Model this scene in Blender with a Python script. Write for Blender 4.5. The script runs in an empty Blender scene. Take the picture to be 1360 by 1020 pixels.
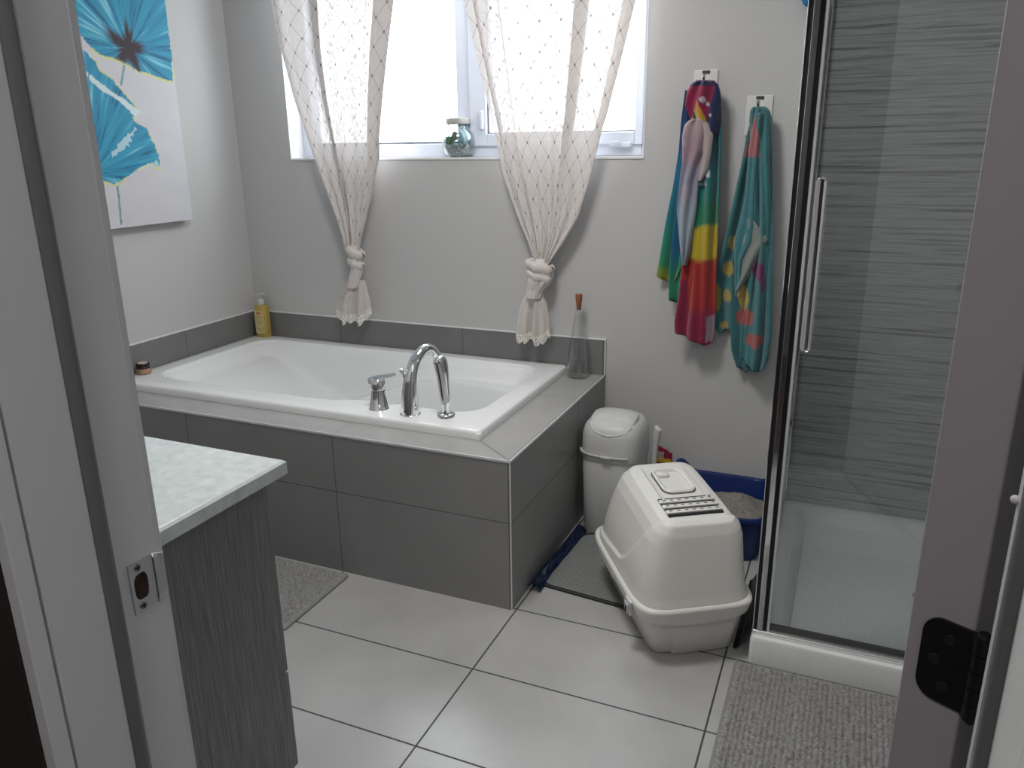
import bpy, bmesh, math, random
from mathutils import Vector, Matrix, noise
PI = math.pi
random.seed(7)
C = bpy.context.scene.collection
scene = bpy.context.scene

# ---------------------------------------------------------------- camera
YAW, PITCH, ROLL = -0.407051, 0.296448, -0.012878
CAM = Vector((0.825143, -1.891748, 1.344664)); FPX = 1042.2124
FW = Vector((math.sin(YAW)*math.cos(PITCH), math.cos(YAW)*math.cos(PITCH), -math.sin(PITCH)))
_r = Vector((math.cos(YAW), -math.sin(YAW), 0)); _u = _r.cross(FW)
RT = math.cos(ROLL)*_r + math.sin(ROLL)*_u
UP = -math.sin(ROLL)*_r + math.cos(ROLL)*_u
cd = bpy.data.cameras.new('camera'); cam = bpy.data.objects.new('camera', cd); C.objects.link(cam)
M = Matrix((RT, UP, -FW)).transposed().to_4x4(); M.translation = CAM; cam.matrix_world = M
cd.sensor_fit = 'HORIZONTAL'; cd.sensor_width = 36; cd.lens = 36*FPX/1360; cd.clip_start = 0.02
scene.camera = cam
# ---------------------------------------------------------------- world and light
w = bpy.data.worlds.new('sky'); scene.world = w; w.use_nodes = True
bg = w.node_tree.nodes['Background']; bg.inputs[0].default_value = (0.90, 0.95, 1.0, 1); bg.inputs[1].default_value = 7.0
def area(name, loc, rot, sx, sy, power, col=(1, 1, 1), portal=False):
    l = bpy.data.lights.new(name, 'AREA'); l.shape = 'RECTANGLE'; l.size = sx; l.size_y = sy; l.energy = power; l.color = col
    o = bpy.data.objects.new(name, l); o.location = loc; o.rotation_euler = rot; C.objects.link(o)
    if portal: l.cycles.is_portal = True
    return o
area('window_portal', (-0.64, 1.12, 1.85), (-PI/2, 0, 0), 1.6, 1.2, 1, portal=True)
area('bathroom_fill_light', (-0.05, -0.30, 2.34), (0, 0, 0), 0.42, 0.42, 16, (1.0, 0.98, 0.95))  # added fill for the room, no lit ceiling lamp in view
area('hallway_fill_light', (0.45, -2.3, 2.34), (0, 0, 0), 0.3, 0.3, 7, (1.0, 0.96, 0.93))  # unseen fill added behind the camera for the jambs and door edge
vs = scene.view_settings; vs.view_transform = 'Standard'; vs.look = 'None'; vs.gamma = 1; vs.use_curve_mapping = False
vs.exposure = 0.36

# ---------------------------------------------------------------- helpers
def P(px, py, ax, val):
    "point of the plane  ax = val  seen at a photo position"
    d = FW + RT*((px-680)/FPX) - UP*((py-510)/FPX)
    i = 'xyz'.index(ax); return CAM + d*((val-CAM[i])/d[i])
def lerp(a, b, t): return a+(b-a)*t
def sm(a, b, x):
    t = min(1, max(0, (x-a)/(b-a))); return t*t*(3-2*t)
def interp(rows, y):
    if y <= rows[0][0]: return rows[0][1:]
    for a, b in zip(rows, rows[1:]):
        if y <= b[0]:
            t = (y-a[0])/(b[0]-a[0]); return tuple(lerp(p, q, t) for p, q in zip(a[1:], b[1:]))
    return rows[-1][1:]
def inpoly(x, y, pts):
    c = False; n = len(pts)
    for i in range(n):
        x1, y1 = pts[i]; x2, y2 = pts[i-1]
        if (y1 > y) != (y2 > y) and x < (x2-x1)*(y-y1)/(y2-y1)+x1: c = not c
    return c

MATS = {}
def mat(name, col=(.8, .8, .8), rough=.5, metal=0, spec=.5, noise_amt=0, noise_scale=20, bump=0, bump_scale=200, trans=0, ior=1.45, vcol=False, coat=0, sheen=0, col2=None, stretch=(1, 1, 1)):
    if name in MATS: return MATS[name]
    m = bpy.data.materials.new(name); m.use_nodes = True; nt = m.node_tree; N = nt.nodes; L = nt.links
    b = N['Principled BSDF']; b.inputs['Base Color'].default_value = (*col, 1)
    b.inputs['Roughness'].default_value = rough; b.inputs['Metallic'].default_value = metal
    b.inputs['Specular IOR Level'].default_value = spec; b.inputs['IOR'].default_value = ior
    b.inputs['Transmission Weight'].default_value = trans; b.inputs['Coat Weight'].default_value = coat
    b.inputs['Sheen Weight'].default_value = sheen
    tc = N.new('ShaderNodeTexCoord'); mp = N.new('ShaderNodeMapping'); mp.inputs['Scale'].default_value = stretch
    L.new(tc.outputs['Object'], mp.inputs[0])
    src = None
    if vcol:
        a = N.new('ShaderNodeAttribute'); a.attribute_name = 'Col'; src = a.outputs['Color']; L.new(src, b.inputs['Base Color'])
    if noise_amt:
        n = N.new('ShaderNodeTexNoise'); n.inputs['Scale'].default_value = noise_scale; n.inputs['Detail'].default_value = 6
        L.new(mp.outputs[0], n.inputs['Vector'])
        r = N.new('ShaderNodeMapRange'); r.inputs[1].default_value = .3; r.inputs[2].default_value = .7
        L.new(n.outputs['Fac'], r.inputs[0])
        if src is None:
            mx = N.new('ShaderNodeMix'); mx.data_type = 'RGBA'
            c2 = col2 or tuple(c*(1-noise_amt) for c in col)
            mx.inputs['A'].default_value = (*c2, 1); mx.inputs['B'].default_value = (*col, 1)
            L.new(r.outputs[0], mx.inputs['Factor']); L.new(mx.outputs['Result'], b.inputs['Base Color'])
        else:
            r.inputs[3].default_value = 1-noise_amt; r.inputs[4].default_value = 1
            mx = N.new('ShaderNodeMix'); mx.data_type = 'RGBA'; mx.blend_type = 'MULTIPLY'; mx.inputs['Factor'].default_value = 1
            L.new(src, mx.inputs['A']); L.new(r.outputs[0], mx.inputs['B']); L.new(mx.outputs['Result'], b.inputs['Base Color'])
    if bump:
        n2 = N.new('ShaderNodeTexNoise'); n2.inputs['Scale'].default_value = bump_scale; n2.inputs['Detail'].default_value = 4
        L.new(mp.outputs[0], n2.inputs['Vector'])
        bp = N.new('ShaderNodeBump'); bp.inputs['Strength'].default_value = bump; bp.inputs['Distance'].default_value = .002
        L.new(n2.outputs['Fac'], bp.inputs['Height']); L.new(bp.outputs[0], b.inputs['Normal'])
    MATS[name] = m; return m

def tile_mat(name, col, grout, lines, rough=.45, width=.0032, var=.12, scale=3.0, gsoft=1.0):
    "lines: list of (axis, offset, period); period None = single line"
    if name in MATS: return MATS[name]
    m = mat(name, col, rough, noise_amt=var, noise_scale=scale, bump=.12, bump_scale=120)
    nt = m.node_tree; N = nt.nodes; L = nt.links; b = N['Principled BSDF']
    if name == 'floor_tile': b.inputs['Specular IOR Level'].default_value = .9
    geo = N.new('ShaderNodeNewGeometry'); sep = N.new('ShaderNodeSeparateXYZ'); L.new(geo.outputs['Position'], sep.inputs[0])
    def mth(op, a, bb=None):
        n = N.new('ShaderNodeMath'); n.operation = op
        for i, v in enumerate((a, bb)):
            if v is None: continue
            if isinstance(v, (int, float)): n.inputs[i].default_value = v
            else: L.new(v, n.inputs[i])
        return n.outputs[0]
    acc = None
    for ax, off, per in lines:
        s = mth('SUBTRACT', sep.outputs['XYZ'.index(ax)], off)
        d = mth('ABSOLUTE', mth('PINGPONG', s, per/2) if per else s)
        k = mth('LESS_THAN', d, width/2)
        acc = k if acc is None else mth('MAXIMUM', acc, k)
    old = b.inputs['Base Color'].links[0].from_socket
    mx = N.new('ShaderNodeMix'); mx.data_type = 'RGBA'; L.new(acc, mx.inputs['Factor']); L.new(old, mx.inputs['A']); mx.inputs['B'].default_value = (*grout, 1)
    L.new(mx.outputs['Result'], b.inputs['Base Color'])
    rr = mth('MULTIPLY_ADD', acc, .4); rr.node.inputs[2].default_value = rough; L.new(rr, b.inputs['Roughness'])
    bn = [n for n in N if n.type == 'BUMP'][0]
    hsrc = bn.inputs['Height'].links[0].from_socket
    h = mth('SUBTRACT', mth('MULTIPLY', hsrc, .15), acc); L.new(h, bn.inputs['Height']); bn.inputs['Strength'].default_value = .5
    return m

def glass_mat(name, tint=(.93, .96, .95), rough=0.0, ior=1.5, boost=1.0):
    if name in MATS: return MATS[name]
    m = bpy.data.materials.new(name); m.use_nodes = True; nt = m.node_tree; N = nt.nodes; L = nt.links; N.clear()
    out = N.new('ShaderNodeOutputMaterial'); mix = N.new('ShaderNodeMixShader'); t = N.new('ShaderNodeBsdfTransparent'); g = N.new('ShaderNodeBsdfGlossy')
    t.inputs[0].default_value = (*tint, 1); g.inputs['Roughness'].default_value = rough; g2 = N.new('ShaderNodeNewGeometry'); vd = N.new('ShaderNodeVectorMath'); vd.operation = 'DOT_PRODUCT'; L.new(g2.outputs['Incoming'], vd.inputs[0]); L.new(g2.outputs['Normal'], vd.inputs[1])
    def mm(op, a, b):
        n = N.new('ShaderNodeMath'); n.operation = op
        for i, v in enumerate((a, b)):
            if v is None: continue
            if isinstance(v, (int, float)): n.inputs[i].default_value = v
            else: L.new(v, n.inputs[i])
        return n.outputs[0]
    r0 = ((ior-1)/(ior+1))**2
    sch = mm('ADD', mm('MULTIPLY', mm('POWER', mm('SUBTRACT', 1.0, mm('ABSOLUTE', vd.outputs['Value'], None)), 5.0), 1-r0), r0)
    mu = N.new('ShaderNodeMath'); mu.operation = 'MULTIPLY'; mu.inputs[1].default_value = boost; mu.use_clamp = True
    L.new(sch, mu.inputs[0]); L.new(mu.outputs[0], mix.inputs[0]); L.new(t.outputs[0], mix.inputs[1]); L.new(g.outputs[0], mix.inputs[2]); L.new(mix.outputs[0], out.inputs[0])
    MATS[name] = m; return m

def obj(name, bm, m, parent=None, smooth=None, bevel=0, seg=2, solid=0, subsurf=0, recalc=True):
    if recalc: bmesh.ops.recalc_face_normals(bm, faces=bm.faces)
    me = bpy.data.meshes.new(name); bm.to_mesh(me); bm.free()
    o = bpy.data.objects.new(name, me); C.objects.link(o)
    if m: me.materials.append(m)
    if smooth is not None:
        for p in me.polygons: p.use_smooth = True
        if smooth < 180: me.set_sharp_from_angle(angle=math.radians(smooth))
    if solid:
        md = o.modifiers.new('solid', 'SOLIDIFY'); md.thickness = solid; md.offset = 0
    if bevel:
        md = o.modifiers.new('bevel', 'BEVEL'); md.width = bevel; md.segments = seg; md.limit_method = 'ANGLE'; md.angle_limit = math.radians(40)
    if subsurf:
        md = o.modifiers.new('sub', 'SUBSURF'); md.levels = subsurf; md.render_levels = subsurf
    if parent:
        o.parent = parent; o.matrix_parent_inverse = Matrix.Translation(-Vector(parent.location))@Matrix() if False else parent_inv(parent)
    return o
def parent_inv(p):
    mw = p.matrix_basis.copy(); q = p
    while q.parent: q = q.parent; mw = q.matrix_basis@mw if False else mw
    return mw.inverted()
def thing(name, label, cat, loc=(0, 0, 0), rotz=0, group=None):
    o = bpy.data.objects.new(name, None); o.empty_display_size = .05; C.objects.link(o)
    o.location = loc; o.rotation_euler = (0, 0, rotz); o['label'] = label; o['category'] = cat
    if group: o['group'] = group
    return o
def tag(o, label, cat, group=None):
    o['label'] = label; o['category'] = cat
    if group: o['group'] = group
    return o
def sub(o, parent):
    "make o a child of parent, keeping it where it is (parents of sub-parts are untransformed meshes)"
    o.parent = parent; return o
def struct(name, bm, m, parent=None, **k):
    o = obj(name, bm, m, parent, **k)
    if parent is None: o['kind'] = 'structure'
    return o
def B(*boxes):
    bm = bmesh.new()
    for b in boxes: add_box(bm, *b)
    return bm
def add_box(bm, x0, x1, y0, y1, z0, z1):
    v = [bm.verts.new((x, y, z)) for x in (x0, x1) for y in (y0, y1) for z in (z0, z1)]
    for f in ((0, 1, 3, 2), (4, 6, 7, 5), (0, 4, 5, 1), (2, 3, 7, 6), (0, 2, 6, 4), (1, 5, 7, 3)): bm.faces.new([v[i] for i in f])
    return v
def add_lathe(bm, prof, c=(0, 0, 0), seg=32, cap=True):
    rings = []
    for r, z in prof:
        rings.append([bm.verts.new((c[0]+r*math.cos(2*PI*k/seg), c[1]+r*math.sin(2*PI*k/seg), c[2]+z)) for k in range(seg)])
    for a, b in zip(rings, rings[1:]):
        for k in range(seg): bm.faces.new((a[k], a[(k+1) % seg], b[(k+1) % seg], b[k]))
    if cap: bm.faces.new(rings[0][::-1]); bm.faces.new(rings[-1])
    return rings
def frames(pts):
    T = []
    for i in range(len(pts)):
        a = pts[max(0, i-1)]; b = pts[min(len(pts)-1, i+1)]; T.append((b-a).normalized())
    n = T[0].orthogonal().normalized(); out = []
    for t in T:
        n = (n-t*n.dot(t)).normalized(); out.append((t, n, t.cross(n)))
    return out
def add_tube(bm, pts, rad, seg=16, sx=1.0, cap=True):
    pts = [Vector(p) for p in pts]
    if not hasattr(rad, '__len__'): rad = [rad]*len(pts)
    rings = []
    for p, r, (t, n, b) in zip(pts, rad, frames(pts)):
        rings.append([bm.verts.new(p+n*(r*math.cos(2*PI*k/seg))+b*(r*sx*math.sin(2*PI*k/seg))) for k in range(seg)])
    for a, b in zip(rings, rings[1:]):
        for k in range(seg): bm.faces.new((a[k], a[(k+1) % seg], b[(k+1) % seg], b[k]))
    if cap: bm.faces.new(rings[0][::-1]); bm.faces.new(rings[-1])
def spline(pts, n=10):
    pts = [Vector(p) for p in pts]; out = []
    for i in range(len(pts)-1):
        p0 = pts[max(0, i-1)]; p1 = pts[i]; p2 = pts[i+1]; p3 = pts[min(len(pts)-1, i+2)]
        for k in range(n):
            t = k/n
            out.append(.5*((2*p1)+(p2-p0)*t+(2*p0-5*p1+4*p2-p3)*t*t+(3*p1-p0-3*p2+p3)*t**3))
    out.append(pts[-1]); return out
def add_grid(bm, nu, nv, f, close=False):
    g = [[bm.verts.new(f(i/(nu-1) if not close else i/nu, j/(nv-1))) for i in range(nu)] for j in range(nv)]
    for j in range(nv-1):
        for i in range(nu-1 if not close else nu):
            bm.faces.new((g[j][i], g[j][(i+1) % nu], g[j+1][(i+1) % nu], g[j+1][i]))
    return g
def rrect(x0, x1, y0, y1, r, n=6):
    out = []
    for cx, cy, a0 in ((x1-r, y1-r, 0), (x0+r, y1-r, 90), (x0+r, y0+r, 180), (x1-r, y0+r, 270)):
        for k in range(n+1):
            a = math.radians(a0+90*k/n); out.append((cx+r*math.cos(a), cy+r*math.sin(a)))
    return out
def add_loft(bm, rings, cap0=True, cap1=True):
    rs = [[bm.verts.new(p) for p in r] for r in rings]; n = len(rs[0])
    for a, b in zip(rs, rs[1:]):
        for k in range(n): bm.faces.new((a[k], a[(k+1) % n], b[(k+1) % n], b[k]))
    if cap0: bm.faces.new(rs[0][::-1])
    if cap1: bm.faces.new(rs[-1])
    return rs
def add_prism(bm, pts, axis, a, b):
    "extrude a 2-D outline along an axis"
    def mk(p, v):
        if axis == 'x': return (v, p[0], p[1])
        if axis == 'y': return (p[0], v, p[1])
        return (p[0], p[1], v)
    add_loft(bm, [[mk(p, a) for p in pts], [mk(p, b) for p in pts]])

# ---------------------------------------------------------------- materials
wall_m = mat('painted_wall', (.535, .530, .526), .62, spec=.3, noise_amt=.03, noise_scale=2, bump=.10, bump_scale=160)
ceil_m = mat('ceiling_paint', (.75, .75, .75), .9)
white_trim = mat('white_trim_paint', (.66, .66, .66), .42, bump=.05, bump_scale=60)
door_m = mat('door_paint', (.40, .37, .385), .5, bump=.05, bump_scale=90)
dark_hall = mat('casing_shade_brown', (.030, .020, .020), .7)  # unlit front of the door casing, its shade put into the base colour
chrome = mat('polished_chrome', (.86, .87, .88), .06, 1)
steel = mat('satin_steel', (.62, .65, .65), .32, 1)
black_m = mat('black_metal', (.012, .013, .013), .38, .2, bump=.1, bump_scale=300)
gasket_m = mat('grey_gasket', (.15, .15, .15), .27)
acrylic = mat('white_acrylic', (.82, .83, .83), .16, coat=.3)
tray_acr = mat('shower_acrylic', (.80, .82, .81), .3, noise_amt=.04, noise_scale=30)
pvc = mat('window_vinyl', (.62, .66, .74), .35)
sill_m = mat('sill_paint', (.78, .78, .78), .4)
alu = mat('tile_trim_aluminium', (.80, .80, .80), .35, .25)
plastic = mat('warm_white_plastic', (.70, .69, .65), .34, bump=.04, bump_scale=400)
plastic2 = mat('cool_white_plastic', (.56, .56, .555), .4)
blue_m = mat('blue_plastic', (.004, .020, .125), .38)
clear = glass_mat('window_glass', (.97, .98, .98))
TX = 0.61
floor_m = tile_mat('floor_tile', (.47, .467, .463), (.035, .035, .035), [('X', .0105, .615), ('Y', .0122, .3052)], rough=.29, width=.0048, var=.20, scale=4)
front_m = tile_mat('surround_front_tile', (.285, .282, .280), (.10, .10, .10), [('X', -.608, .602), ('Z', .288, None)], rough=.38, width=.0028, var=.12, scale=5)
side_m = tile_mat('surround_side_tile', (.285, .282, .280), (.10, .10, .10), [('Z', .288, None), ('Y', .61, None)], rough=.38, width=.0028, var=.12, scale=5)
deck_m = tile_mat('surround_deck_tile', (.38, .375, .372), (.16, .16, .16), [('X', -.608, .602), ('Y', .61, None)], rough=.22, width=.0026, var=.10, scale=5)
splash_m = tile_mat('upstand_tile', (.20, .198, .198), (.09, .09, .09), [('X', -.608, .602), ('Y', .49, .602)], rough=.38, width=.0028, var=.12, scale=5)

# ================================================================ THE SETTING
LX, RX, BY, DY, CZ = -1.683, 1.62, .934, -1.353, 2.42
WX0, WX1, WZ0, WZ1 = -1.405, .123, 1.299, 2.36
bm = bmesh.new(); add_box(bm, LX-.1, RX+.1, DY-.14, BY+.02, -.06, 0); struct('floor', bm, floor_m)
bm = bmesh.new(); add_box(bm, -1.2, 2.0, -3.4, DY-.142, -.06, -.002); struct('floor_hallway', bm, mat('dark_wood_floor', (.05, .035, .03), .45, noise_amt=.4, noise_scale=8, stretch=(1, 8, 1)))
bm = bmesh.new(); add_box(bm, LX-.1, RX+.1, -3.4, BY+.2, CZ, CZ+.08); struct('ceiling', bm, ceil_m)
WT = .16
bm = B((LX-.1, WX0, BY, BY+WT, 0, CZ), (WX1, RX+.1, BY, BY+WT, 0, CZ), (WX0, WX1, BY, BY+WT, 0, WZ0-.008), (WX0, WX1, BY, BY+WT, WZ1, CZ))
struct('wall_back', bm, wall_m)
struct('wall_left', B((LX-.1, LX, DY-.14, BY, 0, CZ)), wall_m)
struct('wall_right', B((RX, RX+.1, DY-.14, BY, 0, CZ)), wall_m)
JL, JR, JT = .177, .938, 2.06
struct('wall_door', B((LX, JL-.02, DY-.137, DY, 0, CZ), (JR+.02, RX, DY-.137, DY, 0, CZ), (JL-.02, JR+.02, DY-.137, DY, JT+.02, CZ)), wall_m)
struct('wall_hallway', B((-1.2, -1.1, -3.4, DY-.14, 0, CZ), (1.9, 2.0, -3.4, DY-.14, 0, CZ), (-1.1, 1.9, -3.4, -3.3, 0, CZ)), mat('hallway_paint', (.10, .088, .088), .8))
# tiled upstands with metal edging
HP, HS = .485, .628
tb = struct('trim_1', B((LX, 0.0, BY-.010, BY, HP-.002, HS-.004)), splash_m)
e = obj('edge_strip', B((LX, .0035, BY-.0125, BY, HS-.004, HS), (0.0, .0035, BY-.0125, BY, HP, HS-.004)), alu, tb)
tl = struct('trim_2', B((LX, LX+.010, -.0, BY-.010, HP-.002, HS-.004)), splash_m)
e = obj('edge_strip', B((LX, LX+.0125, -.0, BY-.0125, HS-.004, HS)), alu, tl)
struct('baseboard_back', B((.0, .68, BY-.012, BY, 0, .09)), white_trim, bevel=.003)

# ---- window
wf = struct('window_1', B((WX0, WX1, BY-.004, BY+WT, WZ0-.008, WZ0), (WX0-.0, WX0+.004, BY-.001, BY+WT, WZ0, WZ1), (WX1-.004, WX1, BY-.001, BY+WT, WZ0, WZ1), (WX0, WX1, BY-.001, BY+WT, WZ1-.004, WZ1)), sill_m)
y0, y1 = BY+.085, BY+.15
fr = obj('window_frame', B((WX0+.004, WX0+.060, y0, y1, WZ0, WZ1), (WX1-.030, WX1-.004, y0, y1, WZ0, WZ1), (WX0+.06, WX1-.03, y0, y1, WZ0, WZ0+.052), (WX0+.06, WX1-.03, y0, y1, WZ1-.05, WZ1), (-.650, -.590, y0, y1, WZ0+.052, WZ1-.05)), pvc, wf, bevel=.004)
sash = obj('sash', B((-.590, -.518, y0-.014, y1-.01, WZ0+.040, WZ1-.04), (WX1-.055, WX1-.026, y0-.014, y1-.01, WZ0+.04, WZ1-.04), (-.518, WX1-.055, y0-.014, y1-.01, WZ0+.04, WZ0+.085), (-.518, WX1-.055, y0-.014, y1-.01, WZ1-.085, WZ1-.04)), pvc, wf, bevel=.004)
obj('glazing_gasket', B((WX0+.06, -.650, y0+.012, y0+.022, WZ0+.052, WZ0+.060), (-.518, -.512, y0-.002, y0+.01, WZ0+.085, WZ1-.085), (-.512, WX1-.055, y0-.002, y0+.01, WZ0+.085, WZ0+.090)), mat('dark_gasket', (.16, .17, .19), .6), wf)
obj('pane', B((WX0+.055, -.645, y0+.03, y0+.034, WZ0+.05, WZ1-.045)), clear, wf)
obj('pane', B((-.522, WX1-.052, y0+.02, y0+.024, WZ0+.082, WZ1-.082)), clear, wf)
obj('sash_latch', B((-.545, -.528, y0-.026, y0-.012, 1.40, 1.47)), pvc, wf, bevel=.005)
bm = B((-.02, .06, y0-.03, y0-.012, 1.330, 1.347)); add_box(bm, -.01, .02, y0-.04, y0-.03, 1.336, 1.352)
obj('crank_handle', bm, pvc, wf, bevel=.004)

# ---- door frame (jambs, gaskets, casings)
jl = struct('trim_3', B((JL-.02, JL, -1.408, DY, 0, JT), (JL-.02, JL+.004, -1.485, -1.424, 0, JT), (JL-.02, JL, -1.423, -1.408, 0, JT), (JL-.02, JL+.000, -1.488, -1.485, 0, JT)), white_trim, bevel=.0015)
bm = bmesh.new(); add_tube(bm, [(JL+.003, -1.416, 0), (JL+.003, -1.416, JT)], .0082, 24); obj('door_seal', bm, gasket_m, jl, smooth=60)
obj('casing_edge', B((JL-.010, JL+.005, -1.506, -1.488, 0, JT)), white_trim, jl, bevel=.0012)
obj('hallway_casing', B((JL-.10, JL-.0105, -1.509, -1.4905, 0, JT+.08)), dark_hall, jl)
obj('bath_casing', B((JL-.08, JL-.006, DY, DY+.012, 0, JT+.07)), white_trim, jl)
jr = struct('trim_4', B((JR, JR+.02, -1.408, DY, 0, JT), (JR-.004, JR+.02, -1.485, -1.424, 0, JT), (JR, JR+.02, -1.423, -1.408, 0, JT), (JR, JR+.02, -1.488, -1.485, 0, JT)), white_trim, bevel=.0015)
bm = bmesh.new(); add_tube(bm, [(JR-.003, -1.416, 0), (JR-.003, -1.416, JT)], .0082, 24); obj('door_seal', bm, gasket_m, jr, smooth=60)
obj('casing_edge', B((JR-.005, JR+.010, -1.506, -1.488, 0, JT)), white_trim, jr, bevel=.0012)
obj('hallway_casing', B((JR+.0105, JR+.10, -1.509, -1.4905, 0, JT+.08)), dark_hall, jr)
obj('bath_casing', B((JR+.012, JR+.08, DY, DY+.012, 0, JT+.07)), white_trim, jr)
bm = bmesh.new(); bmesh.ops.create_icosphere(bm, subdivisions=2, radius=.003, matrix=Matrix.Translation((JR-.0015, DY-.003, 1.128))); obj('paint_drip', bm, white_trim, jr, smooth=180)
struct('trim_5', B((JL, JR, -1.488, DY, JT, JT+.02)), white_trim)
struct('trim_6', B((JL, JR, -1.49, DY-.01, -.004, .006)), mat('threshold', (.25, .25, .25), .4, .6))

# strike plate
sp = thing('strike_plate', 'satin steel latch strike plate on the left door jamb', 'strike plate', (JL, -1.372, .907))
def spo(name, bm, m, **k): return obj(name, bm, m, sp, **k)
bm = bmesh.new()
outer = []
zc = .907; hh = .0285
def ring_plate(x):
    return None
# plate = grid with a D-shaped hole
def plate(x0, x1):
    bm = bmesh.new()
    N = 40; oy0, oy1 = -1.392, -1.362
    out = []; inn = []
    for k in range(N):
        a = 2*PI*k/N; c, s = math.cos(a), math.sin(a)
        q = max(abs(c), abs(s)); yy = (oy0+oy1)/2+(oy1-oy0)/2*c/q; zz = zc+hh*s/q
        out.append((yy, zz))
        r = 1/((abs(c)**3+abs(s)**3)**(1/3)); inn.append((-1.3785+.0100*c*r*(1 if c < 0 else .75), zc+.0150*s*r))
    vs = [[bm.verts.new((x, *p)) for p in ring] for x in (x0, x1) for ring in (out, inn)]
    for k in range(N):
        j = (k+1) % N
        bm.faces.new((vs[0][k], vs[0][j], vs[1][j], vs[1][k])); bm.faces.new((vs[2][k], vs[3][k], vs[3][j], vs[2][j]))
        bm.faces.new((vs[0][k], vs[2][k], vs[2][j], vs[0][j])); bm.faces.new((vs[1][k], vs[1][j], vs[3][j], vs[3][k]))
    return bm
spo('plate', plate(JL, JL+.002), steel)
spo('latch_hole', B((JL+.0002, JL+.0008, -1.388, -1.370, zc-.0155, zc+.0155)), mat('latch_hole_wood', (.05, .025, .018), .9, noise_amt=.6, noise_scale=200))
bm = bmesh.new()
prof = [(0, -1.362), (.001, -1.356), (.0005, -1.350), (-.004, -1.345), (-.010, -1.343)]
def lip(u, v):
    i = v*(len(prof)-1); a = int(min(i, len(prof)-2)); t = i-a
    x = lerp(prof[a][0], prof[a+1][0], t); y = lerp(prof[a][1], prof[a+1][1], t); h = lerp(hh, .018, v**1.5)
    return (JL+.002+x, y, zc+(2*u-1)*h)
add_grid(bm, 9, 13, lip); spo('lip', bm, steel, smooth=60, solid=.0014)
for s in (1, -1):
    bm = bmesh.new(); add_tube(bm, [(JL+.0015, -1.3815, zc+s*.0222), (JL+.0030, -1.3815, zc+s*.0222)], .0038, 16)
    sc = spo('screw', bm, mat('screw_steel', (.25, .27, .26), .35, 1), smooth=40)
    bm = bmesh.new(); add_box(bm, JL+.0026, JL+.0034, -1.3838, -1.3792, zc+s*.0222-.0006, zc+s*.0222+.0006); add_box(bm, JL+.0026, JL+.0034, -1.3821, -1.3809, zc+s*.0222-.0023, zc+s*.0222+.0023)
    obj('screw_slot', bm, black_m, sc)

# ---- open door, hinged on the right jamb
HX, HY = JR-.0, DY+.022
DA = math.radians(-27.0)           # door body direction measured from +Y
dv = Vector((math.sin(-DA), math.cos(-DA), 0)); ev = Vector((-dv.y, dv.x, 0))   # ev: across the edge
door = thing('door_1', 'x', 'x', (HX, HY, 0)); del door['label']; del door['category']; door['kind'] = 'structure'
door.rotation_euler = (0, 0, DA)
# local frame: +Y = along the leaf away from the hinges, -X = across the edge towards the room
def dobj(name, bm, m, par=door, **k):
    o = obj(name, bm, m, None, **k); o.parent = par; return o
TH = .0445
dobj('leaf', B((-TH-.006, -.006, .004, .745, .010, 2.03)), door_m, bevel=.0022, seg=3)
for s, xx in ((-1, -TH-.006), (1, -.006)):
    bm = bmesh.new(); add_lathe(bm, [(.026, 0), (.026, .006), (.011, .008), (.011, .04), (.026, .048), (.027, .062), (.018, .07)], seg=24)
    bmesh.ops.rotate(bm, verts=bm.verts, cent=(0, 0, 0), matrix=Matrix.Rotation(s*PI/2, 3, 'Y')); bmesh.ops.translate(bm, verts=bm.verts, vec=(xx, .68, .92))
    dobj('door_handle', bm, steel, smooth=40)
HZ0, HZ1 = .944, 1.012
def hinge(z0, z1):
    bm = bmesh.new()
    pts = []
    r = .014; xl = -.0395; xr = -.002
    for cz, a0, a1 in ((z1-r, 180, 90), ):
        pass
    for k in range(9):
        a = math.radians(90+90*k/8); pts.append((xl+r+r*math.cos(a), z1-r+r*math.sin(a)))
    for k in range(9):
        a = math.radians(180+90*k/8); pts.append((xl+r+r*math.cos(a), z0+r+r*math.sin(a)))
    pts.append((xr, z0)); pts.append((xr, z1))
    add_prism(bm, pts, 'y', .0015, .0045)
    h = dobj('hinge', bm, black_m, bevel=.0006)
    bm = bmesh.new(); n = 5; st = (z1-z0)/n
    for k in range(n): add_tube(bm, [(.001, .001, z0+k*st+.0004), (.001, .001, z0+(k+1)*st-.0004)], .0062, 16)
    add_tube(bm, [(.001, .001, z1), (.001, .001, z1+.003)], [.0050, .0035], 16); add_tube(bm, [(.001, .001, z0-.003), (.001, .001, z0)], [.0035, .0050], 16)
    obj('knuckle', bm, black_m, h, smooth=40)
    for (sx, sz) in ((-.020, z1-.014), (-.029, (z0+z1)/2), (-.020, z0+.014)):
        bm = bmesh.new(); add_tube(bm, [(sx, .0018, sz), (sx, .0006, sz)], [.0046, .0040], 16)
        s_ = obj('screw', bm, mat('blackened_screw', (.05, .05, .055), .3, .6), h, smooth=40)
        bm = B((sx-.003, sx+.003, .0001, .0008, sz-.0006, sz+.0006), (sx-.0006, sx+.0006, .0001, .0008, sz-.003, sz+.003))
        bmesh.ops.rotate(bm, verts=bm.verts, cent=(sx, 0, sz), matrix=Matrix.Rotation(.5, 3, 'Y'))
        for v in bm.verts: pass
hinge(HZ0, HZ1); hinge(.22, .30); hinge(1.76, 1.84)

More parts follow.
